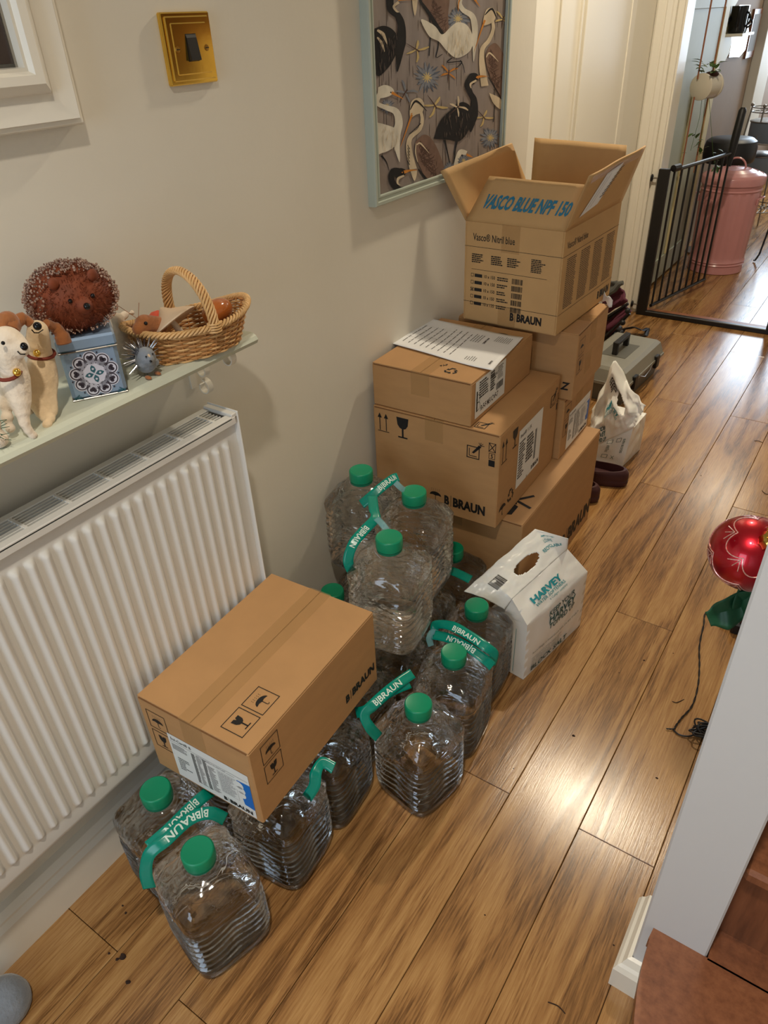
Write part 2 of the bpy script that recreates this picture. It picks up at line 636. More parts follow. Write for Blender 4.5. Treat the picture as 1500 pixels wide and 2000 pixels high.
class Ink:
    def __init__(s):
        s.v, s.f = [], []

    def add(s, vs, fs):
        k = len(s.v)
        s.v += vs
        s.f += [tuple(i + k for i in f) for f in fs]

    def poly(s, pts):
        s.add([tuple(p) for p in pts], [tuple(range(len(pts)))])

    def rect(s, u, v, w, h):
        s.poly([(u, v), (u + w, v), (u + w, v + h), (u, v + h)])

    def frame(s, u, v, w, h, t):
        s.rect(u, v, w, t)
        s.rect(u, v + h - t, w, t)
        s.rect(u, v + t, t, h - 2 * t)
        s.rect(u + w - t, v + t, t, h - 2 * t)

    def line(s, pts, t):
        for (a, b), (c, d) in zip(pts, pts[1:]):
            l = math.hypot(c - a, d - b) or 1
            nx, ny = -(d - b) / l * t / 2, (c - a) / l * t / 2
            s.poly([(a - nx, b - ny), (c - nx, d - ny), (c + nx, d + ny), (a + nx, b + ny)])

    def disc(s, u, v, r, n=16, a0=0, a1=2 * PI):
        s.poly([(u + r * math.cos(a0 + (a1 - a0) * i / n), v + r * math.sin(a0 + (a1 - a0) * i / n)) for i in range(n + (0 if a1 - a0 > 6.2 else 1))])

    def ring(s, u, v, r, t, n=20, a0=0, a1=2 * PI):
        s.line([(u + r * math.cos(a0 + (a1 - a0) * i / n), v + r * math.sin(a0 + (a1 - a0) * i / n)) for i in range(n + 1)], t)

    def text(s, st, u, v, h, w=None, bold=0.0, shear=0.0, rot=0.0):
        vs, fs, wd = text_geo(st, bold, shear)
        sx = (w / wd) if w else h / 0.72
        sy = h / 0.72
        c, q = math.cos(rot), math.sin(rot)
        s.add([(u + c * x * sx - q * y * sy, v + q * x * sx + c * y * sy) for x, y in vs], fs)

    def small(s, u, v, w, h, n, t=0.45, rg=0.35):
        # lines of print too small to read
        for i in range(n):
            y = v + h - (i + .7) * h / n
            x = u
            end = u + w * (1 - rg * R.random())
            while x < end:
                l = w * R.uniform(0.06, 0.2)
                s.rect(x, y, min(l, end - x), h / n * t)
                x += l + w * 0.025

    def bars(s, u, v, w, h, n=22):
        x = u
        while x < u + w:
            t = w / n * R.choice((.35, .5, .8, 1.1))
            s.rect(x, v, min(t, u + w - x), h)
            x += t + w / n * R.choice((.35, .5, .8))

    # symbols, s x s cell with lower left corner u, v
    def glass(s, u, v, k, crack=True):
        s.poly([(u + .22 * k, v + .95 * k), (u + .26 * k, v + .62 * k), (u + .36 * k, v + .48 * k), (u + .5 * k, v + .43 * k), (u + .64 * k, v + .48 * k), (u + .74 * k, v + .62 * k), (u + .78 * k, v + .95 * k), (u + .56 * k, v + .95 * k), (u + .5 * k, v + .8 * k), (u + .44 * k, v + .95 * k)] if crack else
               [(u + .22 * k, v + .95 * k), (u + .26 * k, v + .62 * k), (u + .36 * k, v + .48 * k), (u + .5 * k, v + .43 * k), (u + .64 * k, v + .48 * k), (u + .74 * k, v + .62 * k), (u + .78 * k, v + .95 * k)])
        s.rect(u + .46 * k, v + .08 * k, .08 * k, .37 * k)
        s.rect(u + .28 * k, v + .03 * k, .44 * k, .06 * k)

    def brolly(s, u, v, k):
        pts = [(u + .5 * k + .42 * k * math.cos(a), v + .42 * k + .3 * k * math.sin(a)) for a in [PI * i / 12 for i in range(13)]]
        s.poly(pts + [(u + .3 * k, v + .47 * k), (u + .5 * k, v + .42 * k), (u + .7 * k, v + .47 * k)])
        s.rect(u + .48 * k, v + .1 * k, .04 * k, .35 * k)
        s.ring(u + .56 * k, v + .1 * k, .06 * k, .035 * k, 8, PI, 2 * PI)
        for i in range(5):
            for j in range(2):
                s.line([(u + (.2 + .14 * i) * k, v + (.78 + .1 * j) * k), (u + (.24 + .14 * i) * k, v + (.84 + .1 * j) * k)], .02 * k)

    def arrows(s, u, v, k, h):
        for q in (0, .55):
            s.rect(u + (q + .17) * k, v + .06 * h, .07 * k, h * .75)
            s.poly([(u + (q + .02) * k, v + .74 * h), (u + (q + .39) * k, v + .74 * h), (u + (q + .205) * k, v + h)])
        s.rect(u, v, k, .035 * h)

    def knife(s, u, v, k):
        s.frame(u, v, .75 * k, .75 * k, .05 * k)
        s.line([(u + .15 * k, v + .6 * k), (u + .15 * k, v + .15 * k), (u + .6 * k, v + .15 * k)], .04 * k)
        s.poly([(u + .3 * k, v + .35 * k), (u + .42 * k, v + .32 * k), (u + .85 * k, v + .8 * k), (u + .7 * k, v + .88 * k)])
        for a in (.2, .9, 1.5, 2.1):
            s.line([(u + .8 * k, v + .86 * k), (u + .8 * k + .22 * k * math.cos(a), v + .86 * k + .2 * k * math.sin(a))], .03 * k)

    def recycle(s, u, v, k):
        for i in range(3):
            a = PI / 2 + i * 2 * PI / 3
            c = (u + .5 * k, v + .5 * k)
            p = [(c[0] + r * k * math.cos(a + d), c[1] + r * k * math.sin(a + d)) for r, d in ((.46, -.35), (.46, .35), (.3, .9), (.2, .8), (.32, .2), (.32, -.35))]
            s.poly(p)
            t = a + 1.0
            s.poly([(c[0] + .42 * k * math.cos(t - .1), c[1] + .42 * k * math.sin(t - .1)), (c[0] + .36 * k * math.cos(t + .45), c[1] + .36 * k * math.sin(t + .45)), (c[0] + .12 * k * math.cos(t), c[1] + .12 * k * math.sin(t))])

    def logo(s, u, v, w, h, bold=0.05):
        # the maker's wordmark printed on these cartons
        s.text('B', u, v, h, w * .13, bold=bold)
        s.rect(u + w * .165, v - h * .15, w * .012, h * 1.3)
        s.text('BRAUN', u + w * .215, v, h, w * .785, bold=bold)

    def stamp(s, fn, name, m, parent, off=0.0, world=False):
        q = MB()
        q.v = [tuple(fn(u, v, off)) for u, v in s.v]
        q.f = s.f
        return P(q, name, m, parent, world=world, smooth=False, kind='stuff' if ('print' in name and 'symbol' not in name) or name in ('bar_code', 'dark_rosette') else None)


def _split(s, fn, name, m, parent):
    for a, b in zip(s.marks, s.marks[1:] + [(len(s.v), len(s.f))]):
        if b[0] > a[0]:
            q = MB()
            q.v = [tuple(fn(u, v, 0)) for u, v in s.v[a[0]:b[0]]]
            q.f = [tuple(i - a[0] for i in f) for f in s.f[a[1]:b[1]]]
            P(q, name, m, parent, smooth=False, kind='stuff')


Ink.stamp_split = _split
Ink.marks = ()
for _n in ('glass', 'brolly', 'arrows', 'knife', 'recycle', 'logo'):
    def _mk(_f):
        def g(s, *a, **k):
            if not getattr(s, 'hold', False):
                s.marks = list(s.marks) + [(len(s.v), len(s.f))]
            return _f(s, *a, **k)
        return g
    setattr(Ink, _n, _mk(getattr(Ink, _n)))


def plane(o, u, v, n):
    o, u, v, n = Vector(o), Vector(u), Vector(v), Vector(n)
    return lambda a, b, off=0.0: o + u * a + v * b + n * (0.0007 + off)


def quad(a, b, c, d):
    # a lower left, b lower right, c upper right, d upper left, unit square
    a, b, c, d = map(Vector, (a, b, c, d))
    n = (b - a).cross(d - a).normalized()
    return lambda u, v, off=0.0: a.lerp(b, u).lerp(d.lerp(c, u), v) + n * (0.0012 + off)


# ================================================================ SETTING
WX = -0.012          # wall plane of the hall
RX = -0.218          # recessed wall behind the corner
fl = struct(MB().box((-0.7, -1.6, -0.03), (2.3, 8.3, -0.0125)), 'floor', 'gap', smooth=False)
XW, X0, PL = 0.15525, 0.0075, 1.385
starts = {-3: 0.6, -2: 0.3, -1: 0.9, 0: 0.225, 1: 1.02, 2: 3.002, 3: 2.292, 4: 1.592, 5: 0.910, 6: 0.35, 7: 0.9, 8: 1.2, 9: 0.4, 10: 0.8, 11: 1.0, 12: .5, 13: .9}
_pm = {}
for k in range(-3, 14):
    x0 = X0 + k * XW
    cuts = [starts[k] + PL * j for j in range(-6, 8)]
    for a, b in zip(cuts, cuts[1:]):
        for lo, hi in ((-1.6, 4.055), (4.115, 8.3)):
            s_, e_ = max(a, lo), min(b, hi)
            if e_ - s_ < 0.02:
                continue
            key = round(e_ - s_, 3)
            h = (e_ - s_) / 2 - 0.0006
            if key not in _pm:
                o = P(MB().box((-XW / 2 + .0006, -h, -0.0125), (XW / 2 - .0006, h, 0), 0.0010), 'plank', 'floor', fl, smooth=False)
                _pm[key] = o.data
            else:
                o = bpy.data.objects.new('plank', _pm[key])
                C.objects.link(o)
                o.parent = fl
            o.location = (x0 + XW / 2, (s_ + e_) / 2, 0)
P(MB().box((RX, 4.06, -0.012), (2.0, 4.11, 0.003), 0.0015), 'threshold_strip', 'thresh', fl, smooth=False)

struct(MB().box((WX - 0.206, -1.6, 0), (WX, 2.214, 2.6)), 'wall_left', 'wall', smooth=False)
struct(MB().box((RX - 0.1, 2.2, 0), (RX, 4.08, 2.6)), 'wall_left_recess', 'wall', smooth=False)
struct(MB().box((-0.7, -1.6, 2.6), (2.3, 8.3, 2.66)), 'ceiling', 'ceil', smooth=False)
struct(MB().box((1.95, -1.6, 0), (2.0, 8.3, 2.6)), 'wall_right', 'wall', smooth=False)
struct(MB().box((-0.3, -1.66, 0), (2.0, -1.6, 2.6)), 'wall_near', 'wall', smooth=False)
# skirting of the picture wall
b_ = MB()
prof = [(WX, 0), (0.018, 0), (0.018, 0.088), (0.012, 0.1), (0.012, 0.106), (0.002, 0.118), (WX, 0.12)]
b_.prism(prof, -1.6, 2.214, lambda x, z, y: (x, y, z))
struct(b_, 'baseboard_left', 'gloss', smooth=False, fixn=True)
struct(MB().box((RX, 3.83, 0), (RX + 0.012, 4.08, 0.12), 0.003), 'baseboard_recess', 'gloss', smooth=False)

# door in the recess: frame, leaf, beads
struct(MB().box((RX, 2.30, 0), (RX + 0.022, 2.738, 2.1), 0.003), 'trim_1', 'gloss', smooth=False)
dr = struct(MB().box((RX - 0.004, 2.744, 0.006), (RX + 0.016, 3.60, 2.04), 0.002), 'door_1', 'gloss', smooth=False)
for y0, y1, q in ((2.835, 2.85, .008), (3.03, 3.045, .008), (3.065, 3.09, .012), (3.1, 3.15, .006)):
    P(MB().box((RX + 0.014, y0, 0.1), (RX + 0.016 + q, y1, 1.94), 0.002), 'bead', 'gloss', dr, smooth=False)
struct(MB().box((RX, 3.60, 0), (RX + 0.02, 3.66, 2.1), 0.003), 'trim_2', 'gloss', smooth=False)

# end of the hall: casing with a moulded face and the jamb of the kitchen opening
def casing(x0, x1, name):
    b = MB()
    w_ = x1 - x0
    pr = [(x0, 4.08), (x0, 3.990), (x0 + .1 * w_, 3.984), (x0 + .42 * w_, 3.986), (x0 + .5 * w_, 3.992), (x0 + .56 * w_, 3.988), (x0 + .8 * w_, 3.991), (x0 + .86 * w_, 3.998), (x1, 3.999), (x1, 4.08)]
    b.prism(pr, 0, 2.12)
    return struct(b, name, 'gloss', smooth=False, fixn=True)
casing(RX + 0.002, -0.128, 'trim_3')
struct(MB().box((-0.128, 4.02, 0), (-0.100, 4.20, 2.12), 0.002), 'trim_4', 'gloss', smooth=False)
struct(MB().box((-0.100, 4.035, 0), (-0.092, 4.07, 2.12)), 'trim_5', 'gloss', smooth=False)
struct(MB().box((0.74, 4.0, 0), (1.95, 4.1, 2.6)), 'wall_end', 'wall', smooth=False)
struct(MB().box((RX - .1, 4.0, 2.1), (0.76, 4.12, 2.6)), 'wall_end_lintel', 'wall', smooth=False)
struct(MB().box((0.68, 3.985, 0), (0.76, 4.2, 2.12), 0.003), 'trim_6', 'gloss', smooth=False)

# kitchen shell
struct(MB().box((-0.52, 4.98, 0), (-0.225, 8.2, 2.6)), 'wall_kitchen_left', 'taupe', smooth=False)
struct(MB().box((-0.225, 6.45, 0), (-0.16, 6.85, 2.6), .003), 'wall_chimney_breast', 'wall', smooth=False)
struct(MB().box((-0.52, 4.1, 0), (-0.42, 5.0, 2.6)), 'wall_kitchen_nook', 'green', smooth=False)
# back wall around the kitchen window
wk = MB()
for lo, hi in (((-0.52, 8.15, 0), (2.0, 8.25, .85)), ((-0.52, 8.15, 2.15), (2.0, 8.25, 2.6)), ((-0.52, 8.15, .85), (-0.24, 8.25, 2.15)), ((1.36, 8.15, .85), (2.0, 8.25, 2.15))):
    wk.box(lo, hi)
struct(wk, 'wall_kitchen_back', 'taupe', smooth=False)
wn = MB()
for lo, hi in (((-.24, 8.12, .85), (1.36, 8.2, .9)), ((-.24, 8.12, 2.1), (1.36, 8.2, 2.15)), ((-.24, 8.12, .9), (-.19, 8.2, 2.1)), ((1.31, 8.12, .9), (1.36, 8.2, 2.1)), ((.54, 8.12, .9), (.58, 8.2, 2.1))):
    wn.box(lo, hi, .004)
struct(wn, 'window_1', 'gloss', smooth=False)

# pale green cupboard door standing open beyond the jamb
gd = thing('cupboard_door', 'pale green panelled door standing open behind the black gate', 'door', (-0.168, 4.26, 0.02), 0)
P(MB().box((-0.03, 0, 0), (0.004, 0.92, 2.0), .003), 'leaf', 'green', gd, smooth=False)
P(MB().box((0.004, 0.0, 0), (0.012, 0.10, 2.0), .002), 'stile', 'cream', gd, smooth=False)
P(MB().box((0.004, 0.82, 0), (0.012, 0.92, 2.0), .002), 'stile', 'cream', gd, smooth=False)
P(MB().box((0.004, 0.1, 1.36), (0.012, 0.82, 1.40), .002), 'rail', 'green', gd, smooth=False)
P(MB().box((0.004, 0.1, .0), (0.012, 0.82, .13), .002), 'rail', 'green', gd, smooth=False)
P(MB().box((0.004, 0.42, .13), (0.014, 0.47, 1.05), .003), 'bead', 'cream', gd, smooth=False)

# ================================================================ STAIRS AND POST (right edge)
struct(MB().box((1.0, 0.80, 0), (1.03, 3.9, 0.95)), 'wall_stair', 'postwhite', smooth=False)
np_ = thing('newel_post', 'pale grey painted square newel post at the foot of the stairs', 'post', (1.004, 0.735, 0))
P(MB().box((-0.048, -0.052, 0), (0.048, 0.052, 1.24), 0.003), 'shaft', 'postwhite', np_, smooth=False)
P(MB().lathe([(0.0, 1.24), (0.05, 1.24), (0.06, 1.25), (0.055, 1.262), (0.0, 1.27)], 4), 'cap', 'postwhite', np_, smooth=False)
sk = MB()
prof = [(0, 0), (0.022, 0), (0.022, 0.055), (0.017, 0.064), (0.012, 0.068), (0.006, 0.08), (0, 0.082)]
# wraps round the left side and the near side with a mitre
LX, NY = 0.956 - 1.004, 0.683 - 0.735
vs = []
for d, z in prof:
    vs += [(LX - d, 0.068, z), (LX - d, NY - d, z), (0.10, NY - d, z)]
fs = []
n_ = len(prof)
for i in range(n_):
    j = (i + 1) % n_
    for c_ in (0, 1):
        fs.append((3 * i + c_, 3 * i + c_ + 1, 3 * j + c_ + 1, 3 * j + c_))
fs += [tuple(3 * i for i in range(n_)), tuple(3 * i + 2 for i in range(n_))[::-1]]
P(sk.add(vs, fs), 'skirting', 'gloss', np_, smooth=False, fixn=True)
st = thing('staircase', 'brown stained wooden stairs rising behind the newel post', 'stairs', (1.0, 0.5, 0))
def tread_poly(x0, x1, y0, y1, r):
    pts = [(x1, y1), (x0, y1), (x0 - .002, y1 - .02)]
    for i in range(0, 11):
        a = PI - i * PI / 20
        pts.append((x0 + r * 1.3 + r * 1.3 * math.cos(a), y1 - .02 - (y1 - y0 - .02) * math.sin(a) if False else y0 + (y1 - .02 - y0) * (1 - math.sin((i / 10) * PI / 2))))
    pts.append((x1, y0))
    return pts
tp = tread_poly(0.972, 1.93, 0.40, 0.683, 0.10)
b = MB()
b.prism(tp, 0.172, 0.198)
b.box((1.054, 0.68, 0.172), (1.93, 0.735, 0.198))
tr = P(b, 'tread', 'stair', st, world=True, smooth=False, fixn=True)
P(MB().prism([(x + .018 if x < 1.5 else x, y + .02) for x, y in tp], 0.0, 0.172), 'riser', 'gloss', st, world=True, smooth=False, fixn=True, label='white painted riser')
for k in range(1, 9):
    z = 0.2 * k
    y = 0.735 + 0.235 * (k - 1)
    P(MB().box((1.055 if k < 2 else 1.034, y, z - .002), (1.93, y + .02, z + .172)), 'riser', 'stair', st, world=True, smooth=False)
    P(MB().box((1.055 if k < 2 else 1.034, y - .02, z + .172), (1.93, y + .24, z + .198), .006), 'tread', 'stair', st, world=True, smooth=False)
oc = MB()
def _oc(u, v):
    p = Vector((1.135 + .3 * u, 0.800 + .03 * math.sin(9 * u) + .02 * math.sin(7 * v), 0.37 + .24 * v))
    p.x += .02 * math.sin(11 * v + 3 * u)
    return p
oc.grid(_oc, 22, 16)
tag(P(oc, 'cloth', 'orange', solid=.004), 'crumpled orange cloth hanging on the dark stair beside the post', 'cloth')

# ================================================================ RADIATOR
ra = thing('radiator', 'white ribbed panel radiator below the shelf', 'radiator', (0.0, 0.797, 0.263))
FX, Z0, Z1, YE, YL = 0.095, 0.263, 0.833, 0.797, -0.42
pitch = 0.02465
ridge0 = 0.7665
def _rf(u, v):
    y = YL + (YE - YL) * u
    z = Z0 + (Z1 - Z0) * v
    ph = (y - ridge0) / pitch
    d = abs(ph - round(ph))
    k = max(0.0, math.cos(min(d / 0.36, 1) * PI / 2)) ** 1.0
    zb, zt = Z0 + 0.038, Z1 - 0.044
    e = min((z - zb) / 0.012, (zt - z) / 0.012)
    e = max(0, min(1, e))
    e = math.sin(e * PI / 2)
    if round(ph) > 0:
        k = 0
    x = FX - 0.008 + 0.008 * k * e
    m = min((z - Z0) / .006, (Z1 - z) / .006, 1)
    x -= .004 * (1 - m)
    return (x, y, z)
g = MB()
ny = 620
zs = [0, .003, .006, .012, .03] + [.04 + .3 * i / 8 * .1 for i in range(1, 9)] + [.085 + .002 * i for i in range(1, 8)]
zr = [0, .0035, .008, .02, .05, .062, .066, .07, .074, .078, .082, .086, .09, .12, .3, .5, .7, .88, .9, .904, .908, .912, .916, .92, .924, .93, .96, .985, .992, .9965, 1]
vs = [_rf(i / ny, z) for z in zr for i in range(ny + 1)]
fs = [(j * (ny + 1) + i, j * (ny + 1) + i + 1, (j + 1) * (ny + 1) + i + 1, (j + 1) * (ny + 1) + i) for j in range(len(zr) - 1) for i in range(ny)]
g.add(vs, fs)
P(g, 'front_panel', 'radiator', ra, world=True)
P(MB().box((0.028, YL, Z0), (0.036, YE - .004, Z1 - .01)), 'back_panel', 'radiator', ra, world=True, smooth=False)
# side plate with folded lips
sp = MB().box((0.024, YE, Z0 + .004), (0.0985, YE + .0035, Z1 + .006), .0012)
sp.box((0.026, YE - .012, Z1 - .004), (0.0965, YE + .001, Z1 + .004), .001)
P(sp, 'side_panel', 'radiator', ra, world=True, smooth=False)
gr = MB()
gr.box((0.026, YL, Z1 - .006), (0.040, YE - .012, Z1), .0012)
gr.box((0.082, YL, Z1 - .006), (0.0975, YE - .012, Z1), .0012)
gr.box((0.094, YL, Z1 - .016), (0.0975, YE - .004, Z1 - .002), .001)
P(gr, 'grille_frame', 'radiator', ra, world=True, smooth=False)
nb = 16
for i in range(nb):
    y = YE - .040 - i * .0735
    P(MB().box((0.040, y - .003, Z1 - .005), (0.082, y + .003, Z1 - .0005), .0008), 'crossbar', 'radiator', ra, world=True, smooth=False)
for i in range(5):
    x = 0.0455 + i * .0077
    P(MB().box((x - .0011, YL, Z1 - .010), (x + .0011, YE - .02, Z1 - .0008)), 'slat', 'radiator', ra, world=True, smooth=False)
P(MB().box((0.04, YL, Z1 - .3), (0.076, YE - .06, Z1 - .09)), 'inner_shade', 'black', ra, world=True, smooth=False, label='black block standing in for the shade inside the radiator')  # black block paints the shade seen between the grille slats
P(MB().tube([(0.06, .05, Z0 + .03), (0.06, .05, -.0)], .008), 'pipe', 'radiator', ra, world=True)

# ================================================================ SHELF, BRACKETS
SZ = 0.972
sh = thing('shelf', 'sage painted wooden shelf with rounded front edge above the radiator', 'shelf', (0.06, 0.5, SZ))
b = MB()
pr = [(WX, SZ), (0.120, SZ), (0.127, SZ - .004), (0.131, SZ - .010), (0.127, SZ - .017), (0.120, SZ - .020), (WX, SZ - .020)]
b.prism(pr, -0.4, 0.843, lambda x, z, y: (x, y, z))
P(b, 'board', 'sage', sh, world=True, smooth=False, fixn=True)
def scroll(c, r, a0, a1, n=20, s0=1.0):
    return [(c[0] + r * (s0 + (0.55 - s0) * i / n) * math.cos(a0 + (a1 - a0) * i / n), c[1] + r * (s0 + (0.55 - s0) * i / n) * math.sin(a0 + (a1 - a0) * i / n)) for i in range(n + 1)]
def strip(pts, y, w_, t=.0022):
    b = MB()
    vs, fs = [], []
    for i, (x, z) in enumerate(pts):
        a = pts[max(i - 1, 0)]
        c = pts[min(i + 1, len(pts) - 1)]
        l = math.hypot(c[0] - a[0], c[1] - a[1]) or 1
        nx, nz = -(c[1] - a[1]) / l * t / 2, (c[0] - a[0]) / l * t / 2
        vs += [(x - nx, y - w_ / 2, z - nz), (x + nx, y - w_ / 2, z + nz), (x + nx, y + w_ / 2, z + nz), (x - nx, y + w_ / 2, z - nz)]
    for i in range(len(pts) - 1):
        for k in range(4):
            l = (k + 1) % 4
            fs.append((4 * i + k, 4 * i + l, 4 * i + 4 + l, 4 * i + 4 + k))
    fs += [(3, 2, 1, 0), tuple(4 * (len(pts) - 1) + k for k in range(4))]
    return b.add(vs, fs)
for yb in (0.805, 0.02):
    br = thing('shelf_bracket', 'white scrolled metal bracket under the %s end of the shelf' % ('right' if yb > .5 else 'left'), 'bracket', (0, yb, SZ - .02))
    P(strip([(WX + .0015, SZ - .02), (WX + .0015, SZ - .115)], yb, .014, .003), 'wall_plate', 'gloss', br, world=True, smooth=False)
    P(strip([(WX + .001, SZ - .0215), (0.105, SZ - .0215)], yb, .014, .003), 'arm', 'gloss', br, world=True, smooth=False)
    P(strip(scroll((0.092, SZ - .038), .0145, PI / 2, -PI * 1.05), yb, .012), 'upper_scroll', 'gloss', br, world=True)
    P(strip([(WX + .003, SZ - .045)] + scroll((0.020, SZ - .074), .0150, PI * .6, -PI * .9), yb, .012), 'middle_scroll', 'gloss', br, world=True)
    P(strip(scroll((0.020, SZ - .106), .0150, PI * .5, -PI * 1.2) , yb, .012), 'lower_scroll', 'gloss', br, world=True)

# ================================================================ WALL THINGS
sw = thing('light_switch', 'polished brass light switch with a black rocker', 'switch', (WX, 0.922, 1.374))
b = MB()
for k, (h, d) in enumerate(((.0, .0085), (.005, .011), (.009, .0095), (.013, .0125))):
    b.box((0, -.0495 + h, -.0465 + h), (d, .0495 - h, .0465 - h), .0018)
P(b, 'plate', 'brass', sw, smooth=False)
P(MB().box((.0125, -.0108, -.0165), (.0130, .0108, .0190)), 'rocker_frame', 'rubber', sw, smooth=False)
rk = MB().add([(.013, -.0100, -.016), (.013, .0100, -.016), (.013, .0100, .018), (.013, -.0100, .018), (.0190, -.0100, -.015), (.0190, .0100, -.015), (.0145, .0100, .014), (.0145, -.0100, .014)], [(4, 5, 6, 7), (0, 1, 5, 4), (3, 7, 6, 2), (0, 4, 7, 3), (1, 2, 6, 5)])
P(rk, 'rocker', 'rubber', sw, smooth=False)
for y in (-.030, .030):
    c = P(MB().lathe([(.0045, 0), (.004, .0012), (0, .0015)], 16, (.0125, y, .0), (1, 0, 0)), 'screw', 'brassd', sw)
    P(MB().box((.0138, y - .0035, -.0006), (.0143, y + .0035, .0006)), 'slot', 'ink', c, smooth=False)

def frame_mesh(y0, y1, z0, z1, prof, back=WX):
    # prof: (inset, height) from outer to inner edge
    vs, fs = [], []
    for d, h in prof:
        vs += [(back + h, y0 + d, z0 + d), (back + h, y1 - d, z0 + d), (back + h, y1 - d, z1 - d), (back + h, y0 + d, z1 - d)]
    for i in range(len(prof) - 1):
        for k in range(4):
            l = (k + 1) % 4
            fs.append((4 * i + k, 4 * i + l, 4 * i + 4 + l, 4 * i + 4 + k))
    return MB().add(vs, fs)
mr = thing('wall_mirror', 'large mirror in a wide moulded white frame cut by the top left corner', 'mirror', (WX, 0.4, 1.3))
fp = [(0, 0), (0, .018), (.003, .022), (.008, .022), (.009, .026), (.028, .018), (.040, .020), (.043, .027), (.052, .033), (.062, .031), (.066, .024), (.070, .024), (.071, .012)]
P(frame_mesh(-0.15, 0.695, 1.297, 2.2, fp), 'frame', 'gloss', mr, world=True, fixn=True)
P(MB().box((WX + .004, -.08, 1.372), (WX + .011, .62, 2.13)), 'glass', 'darkreflect', mr, world=True, smooth=False)

pc = thing('framed_print', 'framed print of herons and egrets on grey in a thin sage frame', 'picture', (WX, 1.69, 1.05))
PY0, PY1, PZ0, PZ1 = 1.384, 2.020, 1.058, 2.0
fp = [(0, 0), (0, .018), (.002, .021), (.008, .021), (.009, .017), (.015, .016), (.017, .019), (.020, .019), (.021, .012)]
P(frame_mesh(PY0, PY1, PZ0, PZ1, fp), 'frame', 'sagef', pc, world=True, smooth=False, fixn=True)
P(MB().box((WX + .003, PY0 + .015, PZ0 + .015), (WX + .011, PY1 - .015, PZ1 - .015)), 'print', 'picbg', pc, world=True, smooth=False)
# artwork drawn in its own sheet units (sheet of 100 wide), mapped flat on the print
def art_map(u, v, off=0.0):
    # homography from the drawing sheet to the print's plane
    h = (0.000148960106, -0.000130552553, 1.33383411, -0.00033037586, -0.000331781997, 1.43172576, -0.000228555257, -7.92982966e-05)
    w_ = h[6] * u + h[7] * v + 1
    return Vector((WX + .0112 + off, (h[0] * u + h[1] * v + h[2]) / w_, (h[3] * u + h[4] * v + h[5]) / w_))
YA, YB, ZA = PY0 + .021, PY1 - .021, PZ0 + .021
def spline(pts, n=6):
    o = []
    for i in range(len(pts) - 1):
        p0 = Vector(pts[max(i - 1, 0)][:2]); p1 = Vector(pts[i][:2]); p2 = Vector(pts[i + 1][:2]); p3 = Vector(pts[min(i + 2, len(pts) - 1)][:2])
        for k in range(n):
            t = k / n
            o.append(.5 * ((2 * p1) + (p2 - p0) * t + (2 * p0 - 5 * p1 + 4 * p2 - p3) * t * t + (3 * p1 - p0 - 3 * p2 + p3) * t ** 3))
    o.append(Vector(pts[-1][:2]))
    return o
def clip(vs):
    # keep the artwork inside the mount: clamp to the print's visible rectangle
    return [(x, min(max(y, YA), YB), min(max(z, ZA), PZ1 - .03)) for x, y, z in vs]
ALAY = [0.0]
def art(shapes, m, name='figure'):
    ALAY[0] += 0.000012
    q = MB()
    for s_ in shapes:
        ALAY[0] += 0.000002
        if s_[0] == 'p':      # closed blob
            pts = s_[1] + [s_[1][0]]
            o = spline(pts, 5)[:-1]
            q.add([tuple(art_map(a[0], a[1], ALAY[0])) for a in o], [tuple(range(len(o)))])
        elif s_[0] == 's':    # stroke with widths
            o = spline(s_[1], 6)
            ws = s_[2] if isinstance(s_[2], list) else [s_[2], s_[2]]
            n = len(o)
            vs, fs = [], []
            for i, p in enumerate(o):
                t = i / (n - 1) * (len(ws) - 1)
                k = min(int(t), len(ws) - 2)
                wd = ws[k] + (ws[k + 1] - ws[k]) * (t - k)
                d = (o[min(i + 1, n - 1)] - o[max(i - 1, 0)])
                d = d.normalized() if d.length else Vector((1, 0))
                vs += [art_map(p.x - d.y * wd / 2, p.y + d.x * wd / 2, ALAY[0]), art_map(p.x + d.y * wd / 2, p.y - d.x * wd / 2, ALAY[0])]
            for i in range(n - 1):
                fs.append((2 * i, 2 * i + 1, 2 * i + 3, 2 * i + 2))
            q.add([tuple(v) for v in vs], fs)
    q.v = clip(q.v)
    return P(q, name, m, pc, world=True, smooth=False, kind='stuff' if len(shapes) > 1 else None)
for nm, c in (('a_white', (214, 208, 194)), ('a_black', (40, 38, 38)), ('a_brown', (122, 98, 86)), ('a_brownd', (86, 66, 58)), ('a_blue', (128, 132, 142)), ('a_orange', (200, 132, 58)), ('a_yellow', (196, 174, 120)), ('a_cream', (206, 190, 164)), ('a_rib', (96, 84, 78)), ('a_blued', (92, 98, 112))):
    M[nm] = mat(nm, srgb(*c), 0.8, noise=0.22, nscale=28)
    M[nm].node_tree.nodes['Principled BSDF'].inputs['Specular IOR Level'].default_value = 0.15
# faint vertical brush marks of the ground
art([('s', [(x, y), (x + R.uniform(-4, 4), y + R.uniform(60, 200))], [1, 4, 1]) for x, y in [(R.uniform(215, 1060), R.uniform(-40, 1150)) for _ in range(70)]], 'a_rib', 'brush_marks')
